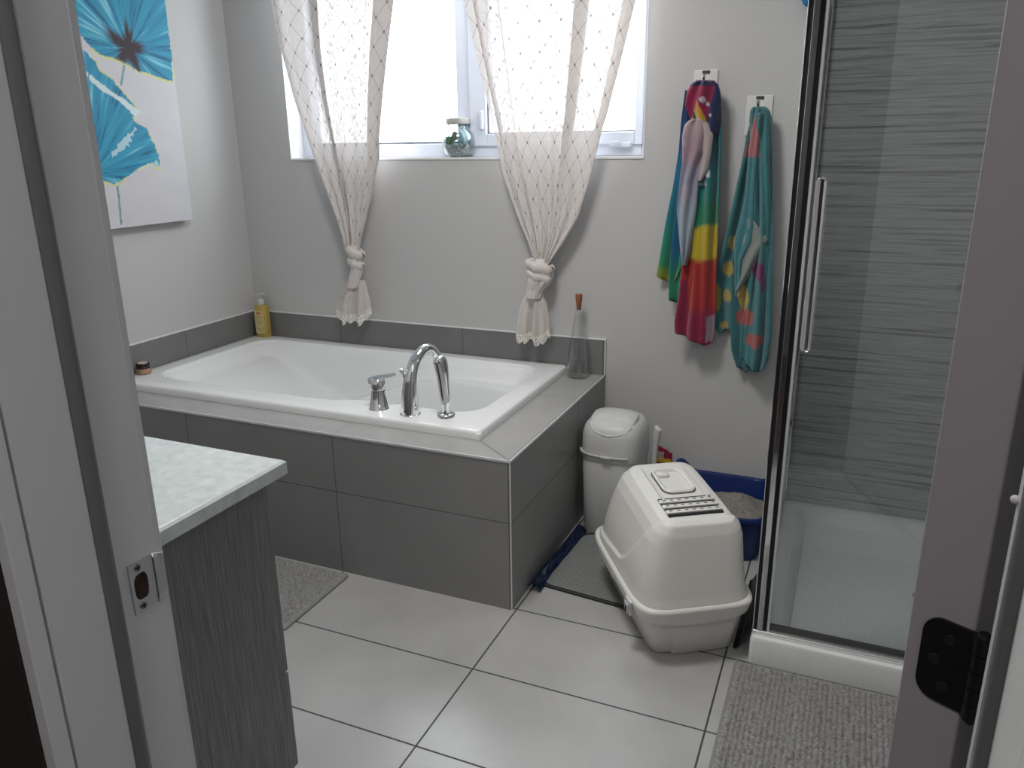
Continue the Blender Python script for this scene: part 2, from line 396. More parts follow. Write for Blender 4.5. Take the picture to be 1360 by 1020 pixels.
# ---- unseen ceiling fixtures, added out of frame to go with the fill lights
def fill_fixture(x, y, label):
    t = thing('fill_light_fixture', label, 'ceiling light', (x, y, CZ))
    bm = bmesh.new(); add_lathe(bm, [(.19, 0), (.19, -.02), (.17, -.03)], (x, y, CZ), 40); obj('fixture_base', bm, white_trim, t, smooth=40)
fill_fixture(-.15, -.35, 'round flush fixture added on the bathroom ceiling, out of view'); fill_fixture(.45, -2.3, 'round flush fixture added on the hallway ceiling, out of view')

# ================================================================ TUB SURROUND
TX0, TX1, TY0, TY1 = -1.672, -.148, .116, .923
ts = thing('tub_surround', 'grey tiled box built around the bathtub with metal corner strips', 'tub surround', (0, 0, 0))
obj('front_panel', B((LX, -.002, 0.0, .012, 0, HP-.004)), front_m, ts)
obj('side_panel', B((-.012, 0, .012, BY-.001, 0, HP-.004), (-.002, 0, .002, .012, 0, HP-.004)), side_m, ts)
obj('deck', B((LX, -.002, .002, TY0+.02, HP-.014, HP), (TX1-.02, -.002, TY0+.02, BY-.010, HP-.014, HP)), deck_m, ts)
ed = B((LX, .0015, -.0015, .002, HP-.006, HP+.001), (-.002, .0015, .002, BY-.011, HP-.006, HP+.001), (-.002, .0012, -.0012, .002, 0, HP-.006))
obj('edge_strip', ed, alu, ts)
bm = bmesh.new(); a = Vector((-.002, .002, HP+.0004)); b_ = Vector((TX1, TY0, HP+.0004)); n = Vector((.7, .9, 0)).normalized()*.0012
bm.faces.new([bm.verts.new(p) for p in (a-n, b_-n, b_+n, a+n)]); obj('mitre_joint', bm, mat('grout_line', (.12, .12, .12), .8), ts)

# ---- bathtub
ZR = .516
tub = thing('bathtub', 'white drop-in acrylic bathtub with a sloped backrest under the window', 'bathtub', (-.9, .5, HP))
def sdrr(x, y, x0, x1, y0, y1, r):
    cx, cy = (x0+x1)/2, (y0+y1)/2; qx = abs(x-cx)-((x1-x0)/2-r); qy = abs(y-cy)-((y1-y0)/2-r)
    return math.hypot(max(qx, 0), max(qy, 0))+min(max(qx, qy), 0)-r
def tubz(x, y):
    do = -sdrr(x, y, TX0, TX1, TY0, TY1, .022)
    z = ZR
    if do < .012:
        t = 1-do/.012; z -= .010*(1-math.sqrt(max(0, 1-t*t)))
    z -= .002*sm(.03, .0, do-.01)
    yf = lerp(.215, .262, sm(-.80, -.62, x))
    d = -sdrr(x, y, -1.575, -.236, yf, .845, .09)
    if d > -.014:
        t = sm(-.014, .012, d); z -= .012*t
    if d > 0:
        s = sm(.0, .075, d)**.8
        floorz = .105
        drop = lerp(.03, .20, sm(-1.60, -1.00, x)) if x < -.85 else .20
        drop = lerp(drop, .055, sm(-1.20, -.55, x))
        za = ZR-.012-drop*s
        # deeper oval well: its edge makes the arc seen beside the backrest
        e_ = ((x+.62)/.62)**2+((y-.37)/.395)**2
        k = min(1, max(0, (1-e_)/.50)); k = sm(0, 1, k)**.75*sm(-.005, .10, d)
        z = lerp(za, floorz, k)
    return z
bm = bmesh.new(); NX, NY = 460, 260
add_grid(bm, NX, NY, lambda u, v: (lerp(TX0, TX1, u), lerp(TY0, TY1, v), tubz(lerp(TX0, TX1, u), lerp(TY0, TY1, v))))
bd = [e_ for e_ in bm.edges if e_.is_boundary]
ex = bmesh.ops.extrude_edge_only(bm, edges=bd)
for v in [g for g in ex['geom'] if isinstance(g, bmesh.types.BMVert)]: v.co.z = HP+.0006
obj('shell', bm, acrylic, tub, smooth=75)
bm = bmesh.new(); add_lathe(bm, [(.030, 0), (.030, .003), (.020, .006)], (-.52, .52, .086), 24); obj('drain', bm, chrome, tub, smooth=40)
ZT = ZR-.002
# ---- tub filler: lever, spout, hand shower (each stands on the rim by itself)
def lathe_obj(name, prof, c, m, par, seg=32):
    bm = bmesh.new(); add_lathe(bm, prof, c, seg); return obj(name, bm, m, par, smooth=45)
c = (-.553, .193, ZT)
t = thing('faucet_handle', 'chrome lever handle on the tub rim, left of the arched spout', 'faucet handle', c)
lathe_obj('base', [(.034, 0), (.034, .003), (.031, .006), (.0255, .060), (.0245, .064)], c, chrome, t)
lathe_obj('seal_ring', [(.0225, .064), (.0225, .067)], c, black_m, t)
lathe_obj('cap', [(.0245, .067), (.0250, .070), (.0245, .098), (.020, .103)], c, chrome, t)
bm = bmesh.new()
add_tube(bm, spline([(c[0]-.028, c[1]-.010, ZT+.095), (c[0], c[1], ZT+.104), (c[0]+.026, c[1]+.010, ZT+.111), (c[0]+.056, c[1]+.020, ZT+.118)], 8), [lerp(.012, .013, k/8) for k in range(8)]+[lerp(.013, .006, k/17)for k in range(17)], 16, sx=.42)
# widen sideways instead of upwards
obj('lever', bm, chrome, t, smooth=60)
c = (-.426, .179, ZT)
t = thing('tub_spout', 'tall arched chrome tub spout between the lever and the hand shower', 'faucet', c)
pts = spline([(0, 0, 0), (0, .003, .07), (.003, .012, .13), (.010, .035, .175), (.022, .070, .202), (.032, .105, .192), (.040, .132, .150), (.046, .148, .095), (.049, .155, .050)], 8)
nn = len(pts); rad = [interp([(0, .0290), (.12, .0265), (.3, .020), (.5, .0165), (.75, .0145), (1, .0135)], k/(nn-1))[0] for k in range(nn)]
bm = bmesh.new(); add_tube(bm, [Vector(c)+p for p in pts], rad, 24); obj('body', bm, chrome, t, smooth=60)
lathe_obj('flange', [(.034, 0), (.034, .003), (.029, .006)], c, chrome, t)
bm = bmesh.new(); add_tube(bm, [Vector(c)+Vector(p) for p in ((-.012, -.004, .125), (-.016, -.006, .137), (-.019, -.008, .150), (-.0195, -.009, .153))], [.0055, .005, .009, .007], 16); obj('diverter_knob', bm, chrome, t, smooth=50)
bm = bmesh.new(); add_tube(bm, [Vector(c)+Vector(p) for p in ((-.003, -.0262, .018), (-.003, -.0282, .018))], .0032, 12); obj('set_screw', bm, black_m, t)
c = (-.307, .200, ZT)
t = thing('hand_shower', 'chrome hand shower standing in its holder on the tub rim', 'hand shower', c)
lathe_obj('holder_base', [(.029, 0), (.029, .010), (.026, .013), (.012, .014)], c, chrome, t)
lathe_obj('holder_neck', [(.013, .014), (.011, .030), (.0135, .045), (.0135, .052)], c, chrome, t)
bm = bmesh.new(); pts = spline([Vector(c)+Vector(p) for p in ((0, 0, .045), (-.002, -.002, .09), (-.004, -.006, .14), (-.008, -.010, .180), (-.014, -.014, .202))], 8)
nn = len(pts); add_tube(bm, pts, [interp([(0, .0165), (.3, .0185), (.6, .0215), (.82, .0225), (.95, .016), (1, .004)], k/(nn-1))[0] for k in range(nn)], 24, sx=.72); obj('wand', bm, chrome, t, smooth=70)

# ---- small things on the tub
c = (-1.605, .885, ZR-.001)
t = thing('soap_bottle', 'yellow pump soap bottle in the back left corner of the tub rim', 'soap bottle', c)
bm = bmesh.new()
def rr(z, sx, sy, r): return [(c[0]+x, c[1]+y, c[2]+z) for x, y in rrect(-sx, sx, -sy, sy, r, 5)]
add_loft(bm, [rr(0, .028, .020, .012), rr(.004, .031, .023, .014), rr(.135, .031, .023, .014), rr(.145, .027, .020, .013), rr(.150, .012, .012, .0115)])
obj('bottle_body', bm, mat('amber_soap', (.62, .46, .12), .2, trans=.25, noise_amt=.1, noise_scale=30), t, smooth=50)
lm = mat('soap_label', (.72, .60, .28), .5, noise_amt=.25, noise_scale=120)
lab = obj('label', B((c[0]-.024, c[0]+.024, c[1]-.0240, c[1]-.0228, c[2]+.02, c[2]+.125)), lm, t); lab['label'] = 'pale printed label'
red = mat('label_red', (.5, .12, .06), .6); bm = bmesh.new()
for k in range(7): add_box(bm, c[0]-.012+k*.0034, c[0]-.0095+k*.0034, c[1]-.0245, c[1]-.0238, c[2]+.108, c[2]+.118)
obj('brand_mark', bm, red, lab)
bm = bmesh.new()
for zz, w_ in ((.096, .016), (.088, .020), (.074, .018), (.066, .014), (.040, .017), (.034, .012)): add_box(bm, c[0]-w_, c[0]+w_, c[1]-.0245, c[1]-.0238, c[2]+zz, c[2]+zz+.0022)
obj('small_print', bm, mat('label_green', (.2, .25, .08), .6), lab)
lathe_obj('pump_collar', [(.0135, .150), (.0135, .172), (.011, .175)], c, plastic2, t, 24)
lathe_obj('pump_stem', [(.005, .175), (.005, .19)], c, plastic2, t, 12)
bm = bmesh.new(); add_tube(bm, [Vector(c)+Vector(p) for p in ((-.024, .0, .190), (0, 0, .194), (.026, -.002, .199))], [.005, .007, .004], 12, sx=1.3); obj('pump_head', bm, plastic2, t, smooth=50)

c = (-1.632, .222, ZR-.001)
t = thing('cream_jar', 'small black-lidded cream jar on the left end of the tub rim', 'jar', c)
lathe_obj('jar_body', [(.023, 0), (.026, .003), (.026, .026), (.023, .030)], c, mat('dark_jar_glass', (.02, .006, .01), .15), t)
lathe_obj('label', [(.0263, .004), (.0265, .005), (.0265, .023), (.0263, .024)], c, mat('kraft_label', (.50, .30, .20), .6, noise_amt=.3, noise_scale=90), t)
lathe_obj('lid', [(.0245, .031), (.025, .032), (.025, .041), (.022, .044)], c, mat('black_lid', (.012, .008, .012), .3), t)
lathe_obj('lid_label', [(.0185, .0441), (.018, .0447)], c, mat('lid_sticker', (.62, .50, .42), .5, noise_amt=.2, noise_scale=90), t)
bm = bmesh.new()
for k in range(5):
    a = -1.75+k*.14; add_box(bm, c[0]+.0262*math.cos(a)-.0012, c[0]+.0262*math.cos(a)+.0012, c[1]+.0262*math.sin(a)-.0008, c[1]+.0262*math.sin(a)+.0008, c[2]+.011, c[2]+.018)
obj('label_mark', bm, mat('label_leaf_green', (.16, .22, .05), .6), t)

gl = glass_mat('bottle_glass', (.985, .99, .988), .02, 1.5, 1.6)
c = (-.088, .868, HP+.001)
t = thing('glass_bottle', 'tall tapered clear glass bottle with a cork stopper on the tub deck', 'bottle', c)
pr = [(.036, 0), (.041, .004), (.041, .02), (.039, .07), (.035, .12), (.027, .175), (.018, .225), (.013, .262), (.0125, .275), (.0155, .278), (.0155, .283), (.0125, .284)]
inn = [(r-.0028, z) for r, z in pr[2:-3]]; 
bm = bmesh.new(); ring = add_lathe(bm, pr+[(.0095, .284), (.0095, .262)]+[(r, z) for r, z in reversed(inn[:-1])][0:]+[(.034, .012)], c, 40)
obj('bottle_body', bm, gl, t, smooth=40)
bm = bmesh.new(); rnd = random.Random(4)
for k in range(26):
    a = rnd.random()*2*PI; r = .0405; z = rnd.uniform(.012, .14); r = interp([(0, .041), (.02, .041), (.07, .039), (.12, .035), (.175, .027)], z)[0]+.0004
    add_tube(bm, spline([(c[0]+r*math.cos(a), c[1]+r*math.sin(a), c[2]+z), (c[0]+r*math.cos(a+.12), c[1]+r*math.sin(a+.12), c[2]+z+.012), (c[0]+(r-.001)*math.cos(a+.05), c[1]+(r-.001)*math.sin(a+.05), c[2]+z+.026)], 3), .0011, 6)
obj('etched_pattern', bm, gl, t, smooth=60)
lathe_obj('cork', [(.0075, .262), (.0098, .284), (.0125, .300), (.0135, .318), (.0125, .321)], c, mat('cork', (.33, .12, .06), .8, noise_amt=.3, noise_scale=150, bump=.4), t, 24)

# ================================================================ CURTAINS
def curtain_mat():
    m = bpy.data.materials.new('sheer_lattice_fabric'); m.use_nodes = True; nt = m.node_tree; N = nt.nodes; L = nt.links; N.clear()
    def mth(op, a, b=None, c=None):
        n = N.new('ShaderNodeMath'); n.operation = op
        for i, v in enumerate((a, b, c)):
            if v is None: continue
            if isinstance(v, (int, float)): n.inputs[i].default_value = v
            else: L.new(v, n.inputs[i])
        return n.outputs[0]
    uv = N.new('ShaderNodeUVMap'); uv.uv_map = 'UVMap'; sep = N.new('ShaderNodeSeparateXYZ'); L.new(uv.outputs[0], sep.inputs[0])
    a = mth('MULTIPLY', sep.outputs[0], 1/.085); b = mth('MULTIPLY', sep.outputs[1], 1/.100)
    p = mth('PINGPONG', mth('ADD', a, b), .5); q = mth('PINGPONG', mth('SUBTRACT', a, b), .5)
    line = mth('LESS_THAN', mth('MINIMUM', p, q), .020)
    dot = mth('LESS_THAN', mth('MAXIMUM', p, q), .060)
    weave = N.new('ShaderNodeTexNoise'); weave.inputs['Scale'].default_value = 60; weave.inputs['Detail'].default_value = 3
    L.new(uv.outputs[0], weave.inputs['Vector'])
    lw = N.new('ShaderNodeLayerWeight'); lw.inputs['Blend'].default_value = .35
    op = mth('ADD', mth('MULTIPLY', lw.outputs['Facing'], .05), .935)
    op = mth('ADD', op, mth('MULTIPLY', mth('SUBTRACT', weave.outputs['Fac'], .5), .25))
    op = mth('MAXIMUM', op, mth('MULTIPLY', line, .74)); op = mth('MAXIMUM', op, mth('MULTIPLY', dot, .95))
    col = N.new('ShaderNodeMix'); col.data_type = 'RGBA'; col.inputs['A'].default_value = (.76, .715, .695, 1); col.inputs['B'].default_value = (.50, .45, .42, 1); L.new(line, col.inputs['Factor'])
    col2 = N.new('ShaderNodeMix'); col2.data_type = 'RGBA'; L.new(col.outputs['Result'], col2.inputs['A']); col2.inputs['B'].default_value = (.20, .17, .16, 1); L.new(dot, col2.inputs['Factor'])
    d = N.new('ShaderNodeBsdfDiffuse'); t = N.new('ShaderNodeBsdfTranslucent'); L.new(col2.outputs['Result'], d.inputs[0]); L.new(col2.outputs['Result'], t.inputs[0])
    m1 = N.new('ShaderNodeMixShader'); m1.inputs[0].default_value = .09; L.new(d.outputs[0], m1.inputs[1]); L.new(t.outputs[0], m1.inputs[2])
    tr = N.new('ShaderNodeBsdfTransparent'); m2 = N.new('ShaderNodeMixShader'); L.new(op, m2.inputs[0]); L.new(tr.outputs[0], m2.inputs[1]); L.new(m1.outputs[0], m2.inputs[2])
    out = N.new('ShaderNodeOutputMaterial'); L.new(m2.outputs[0], out.inputs[0])
    return m
sheer = curtain_mat()
def lace_mat():
    m = mat('knotted_sheer', (.72, .665, .63), .8, noise_amt=.12, noise_scale=40, bump=.5, bump_scale=220); return m
knot_m = lace_mat()
def set_uv(o, uvs, nu, nv):
    uvl = o.data.uv_layers.new(name='UVMap')
    for lp in o.data.loops: uvl.data[lp.index].uv = uvs[lp.vertex_index]
def sheet(name, rows, y, m, parent, fold, nu=90, nv=110, fabw=1.2, top=None, ushift=0, bottom=None):
    bm = bmesh.new(); uvs = []; py0, py1 = rows[0][0], rows[-1][0]
    def f(u, v):
        py = lerp(py0, py1, v); l, r = interp(rows, py)
        if bottom: py += bottom(u)*sm(.75, 1, v)
        p = P(lerp(l, r, u), py, 'y', y); dy = fold(u, v); p.y += dy; uvs.append((u*fabw+ushift, p.z)); return p
    add_grid(bm, nu, nv, f); o = obj(name, bm, m, parent, smooth=180, recalc=False); set_uv(o, uvs, nu, nv); return o
def curtain(label, rows, ky, knot_pts, tail_rows, seed, fabw, folds, tail_bottom):
    cx = (rows[-1][1]+rows[-1][2])/2
    base = P(cx, rows[-1][0], 'y', ky)
    t = thing('curtain', label, 'curtain', (base.x, base.y, base.z), group='knotted sheer curtains')
    rn = random.Random(seed); ph = [rn.random()*6.28 for _ in range(6)]
    # extend upwards to the rod
    l0, r0 = rows[0][1], rows[0][2]
    top = [(-150, l0+(l0-rows[1][1])*150/(rows[1][0]-rows[0][0])*.5, r0+(r0-rows[1][2])*150/(rows[1][0]-rows[0][0])*.5)]
    allr = top+rows
    # folds: knots (x fraction, depth); doubling back gives overlapping layers
    ds = [0]
    for a, b in zip(folds, folds[1:]): ds.append(ds[-1]+abs(b[0]-a[0])+.012)
    us = [d/ds[-1] for d in ds]
    kn = [(us[i], *folds[i]) for i in range(len(folds))]
    py0, py1 = allr[0][0], allr[-1][0]; bm = bmesh.new(); uvs = []
    def f(u, v):
        py = lerp(py0, py1, v); l, r = interp(allr, py); x, dep = interp(kn, u); x = min(1, max(0, x))
        g = sm(.45, 1, v)
        p = P(lerp(l, r, x), py, 'y', KYd); uvs.append((u*fabw+seed*.033, p.z))
        p.y -= dep*(1-.6*g)+(.004*math.sin(u*34+ph[0]+2*v)+.003*math.sin(u*57+ph[1]-2*v))*(1-.3*g)+.006*g*math.sin(u*2*PI*8+ph[2])
        return p
    KYd = ky; add_grid(bm, 260, 110, f); o = obj('panel', bm, sheer, t, smooth=180, recalc=False); set_uv(o, uvs, 0, 0)
    # knot: wrapped bundle
    bm = bmesh.new(); kp = [P(x, y_, 'y', ky-.004) for x, y_, r in knot_pts]; kr = [r for _, _, r in knot_pts]
    kk = spline(kp, 8); nr = len(kk); rad = [interp([(i/(len(kr)-1), kr[i]) for i in range(len(kr))], k/(nr-1))[0] for k in range(nr)]
    rings = []
    for k, (p, r) in enumerate(zip(kk, rad)):
        ring = []; s_ = k/(nr-1)
        for q in range(64):
            a = 2*PI*q/64
            wv = 1+.045*math.sin(a*7+s_*5+ph[3])+.03*math.sin(a*13-s_*9+ph[4])
            ring.append((p.x+r*wv*math.cos(a), p.y+r*wv*.7*math.sin(a), p.z))
        rings.append(ring)
    add_loft(bm, rings); kb = obj('knot', bm, knot_m, t, smooth=180)
    # the fabric wrap crossing the knot diagonally
    a0, a1 = kk[int(nr*.22)], kk[int(nr*.62)]; R = max(rad)
    for off, th in ((.05, .019), (.6, .016)):
        bm = bmesh.new(); pts = []
        for q in range(41):
            a = 2*PI*q/40; m_ = a0.lerp(a1, .5+.0*off); 
            rr2 = R*(.86-.12*off); pts.append(Vector((m_.x+rr2*math.cos(a), m_.y+rr2*.72*math.sin(a), lerp(a0.z, a1.z, off)+(.020*math.cos(a) if off == 0 else -.012*math.cos(a))+.002*math.sin(a*5))))
        add_tube(bm, pts, [th*(1+.15*math.sin(q*.9)) for q in range(41)], 14, sx=.8, cap=False); obj('wrap_fold', bm, knot_m, kb, smooth=180)
    def tf(u, v): return -.016*math.sin(u*2*PI*2.2+ph[1])*(.3+.7*v)-.010*math.sin(u*2*PI*4.1+ph[2])*v
    tail = sheet('tail', tail_rows, ky-.002, sheer, t, tf, 70, 50, .5, ushift=.3, bottom=tail_bottom)
    tail.data.materials[0] = tail_m
    # scalloped lace border along the hem
    y0_, l, r = tail_rows[-1]
    bm = bmesh.new()
    def lf(u, v):
        py = y0_+tail_bottom(u)+v*(9+4.5*abs(math.sin(u*PI*6)))-4; p = P(lerp(l, r, u)+(v-.5)*1.0, py, 'y', ky-.005); p.y += tf(u, 1)-.002*math.sin(u*60); return p
    add_grid(bm, 73, 8, lf); o = obj('lace_border', bm, lace2, t, smooth=180, recalc=False)
    return t
def lace_border_mat():
    m = bpy.data.materials.new('lace_net'); m.use_nodes = True; nt = m.node_tree; N = nt.nodes; L = nt.links; b = N['Principled BSDF']
    b.inputs['Base Color'].default_value = (.84, .81, .75, 1); b.inputs['Roughness'].default_value = .8
    tc = N.new('ShaderNodeTexCoord'); v = N.new('ShaderNodeTexVoronoi'); v.feature = 'DISTANCE_TO_EDGE'; v.inputs['Scale'].default_value = 170; L.new(tc.outputs['Object'], v.inputs['Vector'])
    r = N.new('ShaderNodeMapRange'); r.inputs[1].default_value = .12; r.inputs[2].default_value = .2; r.inputs[3].default_value = 1; r.inputs[4].default_value = .35; L.new(v.outputs['Distance'], r.inputs[0]); L.new(r.outputs[0], b.inputs['Alpha'])
    return m
lace2 = lace_border_mat()
def tail_mat():
    m = mat('gathered_sheer', (.72, .66, .62), .8, noise_amt=.1, noise_scale=40, bump=.3, bump_scale=200)
    b = m.node_tree.nodes['Principled BSDF']; b.inputs['Alpha'].default_value = .80; return m
tail_m = tail_mat()
KY = .868
curtain('left sheer lattice curtain knotted above the back corner of the tub',
        [(0, 361, 529), (67, 374, 521), (130, 391, 514), (180, 408, 509), (212, 419, 508), (243, 430, 501), (289, 448, 490), (315, 457, 483), (334, 461, 479)], KY,
        [(470, 326, .017), (471, 333, .029), (472, 345, .030), (474, 358, .026), (471, 370, .026), (468, 382, .024)],
        [(372, 460, 484), (388, 455, 487), (400, 449, 490), (414, 447, 491)], 3, .86,
        [(0, 0), (.075, .004), (.03, .018), (.14, .024), (.24, .020), (.38, .016), (.30, .004), (.36, .0), (.60, .0), (.84, .006), (.98, .020), (1.0, .026), (.86, .036), (.845, .040)], lambda u: 1+8*math.sin(u*PI)+2.5*math.sin(u*11))
curtain('right sheer lattice curtain knotted above the glass bottle end of the tub',
        [(0, 616, 848), (81, 634, 828), (149, 650, 810), (180, 657, 800), (235, 669, 786), (289, 688, 769), (320, 701, 751), (352, 712, 729)], KY,
        [(718, 344, .014), (718, 352, .036), (719, 362, .048), (716, 374, .046), (711, 385, .032), (708, 396, .028)],
        [(388, 700, 720), (402, 692, 728), (420, 688, 731), (438, 686, 733)], 8, .96,
        [(0, 0), (.085, .004), (.055, .016), (.15, .022), (.21, .020), (.19, .006), (.27, .0), (.50, .0), (.70, .006), (.735, .022), (.645, .030), (.80, .034), (.93, .026), (1.0, .022), (.91, .008), (.93, .004)], lambda u: 4+8*math.sin(u*PI*.9)-3*u+2.5*math.sin(u*12))
t = thing('curtain_rod', 'slim white curtain rod above the window', 'curtain rod', (-.64, KY, 2.28))
bm = bmesh.new(); add_tube(bm, [(-1.62, KY, 2.28), (.35, KY, 2.28)], .011, 16); obj('rod', bm, white_trim, t, smooth=50)
for x in (-1.60, .33): bm = B((x-.012, x+.012, KY-.012, BY, 2.262, 2.298)); obj('bracket', bm, white_trim, t, bevel=.003)

# ================================================================ TERRARIUM JAR on the sill
c = (-.628, BY+.046, WZ0+.001)
t = thing('terrarium_jar', 'round glass jar with pebbles and a green succulent on the window sill', 'terrarium', c)
pr = [(.030, 0), (.050, .010), (.062, .035), (.065, .060), (.060, .085), (.048, .104), (.040, .112), (.041, .122)]
bm = bmesh.new(); add_lathe(bm, pr, c, 40, cap=False); obj('jar_body', bm, glass_mat('jar_glass', (.84, .91, .92), .01, 1.5, 3.2), t, smooth=180, solid=.002)
lathe_obj('lid', [(.046, .122), (.048, .124), (.048, .142), (.044, .145)], c, mat('textured_white_lid', (.55, .54, .52), .5, bump=.8, bump_scale=120, noise_amt=.2, noise_scale=80), t)
bm = bmesh.new(); rnd = random.Random(1)
for k in range(170):
    a = rnd.random()*6.283; z = rnd.uniform(.006, .048); R = interp([(0, .028), (.01, .045), (.035, .056), (.06, .058)], z)[0]*math.sqrt(rnd.random())
    bmesh.ops.create_icosphere(bm, subdivisions=1, radius=rnd.uniform(.004, .007), matrix=Matrix.Translation((c[0]+R*math.cos(a), c[1]+R*math.sin(a), c[2]+z))@Matrix.Diagonal((1, .8, .7, 1)))
o = obj('pebbles', bm, mat('pale_pebbles', (.68, .58, .52), .6, noise_amt=.35, noise_scale=70, col2=(.40, .42, .38)), t, smooth=60); o['kind'] = 'stuff'
bm = bmesh.new()
for k in range(16):
    a = k*2.4; tilt = .3+.05*k; L_ = .034
    d = Vector((math.cos(a)*math.sin(tilt), math.sin(a)*math.sin(tilt), math.cos(tilt)))
    p0 = Vector(c)+Vector((-.030, -.012, .048)); add_tube(bm, [p0, p0+d*L_*.4, p0+d*L_*.8, p0+d*L_], [.004, .008, .006, .001], 8, sx=.5)
obj('succulent', bm, mat('succulent_green', (.10, .34, .06), .5, noise_amt=.4, noise_scale=60), t, smooth=60)
bm = bmesh.new(); bmesh.ops.create_icosphere(bm, subdivisions=2, radius=.014, matrix=Matrix.Translation((c[0]-.014, c[1], c[2]+.078))@Matrix.Diagonal((1, .8, 1.3, 1)))
obj('stone', bm, mat('brown_stone', (.33, .25, .17), .7, noise_amt=.4, noise_scale=70), t, smooth=180)
bm = bmesh.new(); bmesh.ops.create_icosphere(bm, subdivisions=3, radius=.026, matrix=Matrix.Translation((c[0]+.022, c[1], c[2]+.074))); obj('blue_globe', bm, mat('frosted_blue', (.42, .62, .72), .25), t, smooth=180)

# ================================================================ CANVAS PAINTING on the left wall
CX = LX+.040
def cpt(px, py): p = P(px, py, 'x', CX); return (p.y, p.z)
up_poly = [cpt(*q) for q in ((60, -40), (70, 10), (95, 30), (108, 48), (122, 66), (140, 77), (158, 80), (175, 90), (195, 99), (215, 106), (231, 109), (229, 80), (226, 45), (223, 10), (220, -40), (190, -140), (120, -150))]
lo_poly = [cpt(*q) for q in ((60, 60), (95, 62), (112, 68), (130, 82), (132, 92), (150, 104), (172, 130), (186, 148), (178, 155), (185, 166), (196, 172), (206, 188), (211, 206), (213, 225), (196, 220), (180, 228), (165, 240), (152, 247), (135, 240), (125, 230), (60, 215))]
s1 = [cpt(*q) for q in ((166, 80), (161, 112))]; s2 = [cpt(*q) for q in ((156, 246), (159, 275), (161, 297))]
cU = cpt(170, 64); cL = cpt(122, 232)
def distseg(p, a, b):
    a = Vector(a); b = Vector(b); p = Vector(p); d = b-a; t = max(0, min(1, (p-a).dot(d)/d.dot(d))); return (p-(a+d*t)).length
def dpoly(y, z, poly): return min(distseg((y, z), poly[i-1], poly[i]) for i in range(len(poly)))
def paint(y, z):
    n1 = noise.noise(Vector((y*18, z*18, 0))); n2 = noise.noise(Vector((y*70, z*70, 3))); 
    base = Vector((.60, .59, .62))*(1+.03*n1)
    jy, jz = y+.006*n2, z+.006*n1
    for poly, cen, yel in ((lo_poly, cL, 1), (up_poly, cU, 1)):
        ins = inpoly(jy, jz, poly); d = dpoly(jy, jz, poly)
        if ins:
            a = math.atan2(z-cen[1], y-cen[0]); rr_ = math.hypot(y-cen[0], z-cen[1])
            st = noise.noise(Vector((a*9, rr_*4, 1)))+.6*noise.noise(Vector((a*26, rr_*9, 5)))
            col = Vector((.010, .19, .36)).lerp(Vector((.040, .36, .52)), max(0, min(1, .5+.8*st)))
            if st > .42: col = col.lerp(Vector((.30, .62, .74)), min(.7, (st-.42)*3))
            if st < -.45: col = col.lerp(Vector((.008, .08, .14)), .6)
            low = z < cen[1]+.02 or y > cen[0]
            if d < .0055 and low and n1 > -.25: col = Vector((.45, .52, .10)).lerp(Vector((.75, .73, .45)), .5+.5*n2)
            if poly is up_poly:
                k = rr_/(.046+.016*math.sin(a*5+1)+.030*noise.noise(Vector((a*5, 3, 2)))+.02*st)
                if k < 1: col = Vector((.035, .018, .025))
                elif k < 1.6: col = col.lerp(Vector((.05, .03, .05)), 1-(k-1)/.6)
            else:
                if rr_ < .035+.02*st: col = Vector((.03, .03, .05))
                # pale ragged band crossing the petal
                q = distseg((y, z), cpt(105, 92), cpt(182, 150)); 
                if q < .010+.012*n1+.004*n2 and n2 > -.45: col = Vector((.62, .72, .74))
                q = distseg((y, z), cpt(180, 172), cpt(150, 208))
                if q < .010+.012*n1+.010*n2: col = col.lerp(Vector((.55, .72, .78)), .75)
                q = distseg((y, z), cpt(186, 226), cpt(208, 218))
                if q < .010+.008*n2: col = col.lerp(Vector((.62, .70, .66)), .7)
            return col
        elif d < .004 and z < cen[1]+.03 and n1 > -.1: return Vector((.66, .64, .36))
    for s in (s1, s2):
        for a, b in zip(s, s[1:]):
            if distseg((y, z), a, b) < .0045+.001*n2: return Vector((.07, .22, .30)).lerp(Vector((.3, .42, .4)), .5+n2)
    return base
t = thing('canvas_painting', 'large unframed canvas of blue poppies hanging on the left wall', 'painting', (LX, .15, 1.06))
cy0, cy1, cz0, cz1 = -.30, .583, 1.068, 2.14
obj('canvas', B((LX+.002, CX-.0006, cy0, cy1, cz0, cz1)), mat('canvas_side', (.58, .57, .59), .8), t, bevel=.003)
bm = bmesh.new(); nu, nv = 190, 290; vc = []
ya, za, zb = -.02, cz0, 1.96
def pf(u, v):
    y = lerp(ya, cy1-.001, u); z = lerp(za+.001, zb, v); vc.append(paint(y, z)); return (CX, y, z)
add_grid(bm, nu, nv, pf)
pm = mat('painted_canvas', (.6, .6, .6), .55, vcol=True, bump=.4, bump_scale=140)
o = obj('painted_surface', bm, pm, t, recalc=False); ca = o.data.color_attributes.new('Col', 'FLOAT_COLOR', 'POINT')
for i, cc in enumerate(vc): ca.data[i].color = (*[max(0, x) for x in cc], 1)
obj('blank_margin', B((CX-.0006, CX-.0001, cy0+.001, ya, cz0+.001, cz1-.001), (CX-.0006, CX-.0001, ya, cy1-.001, zb, cz1-.001)), mat('canvas_side', ), t)

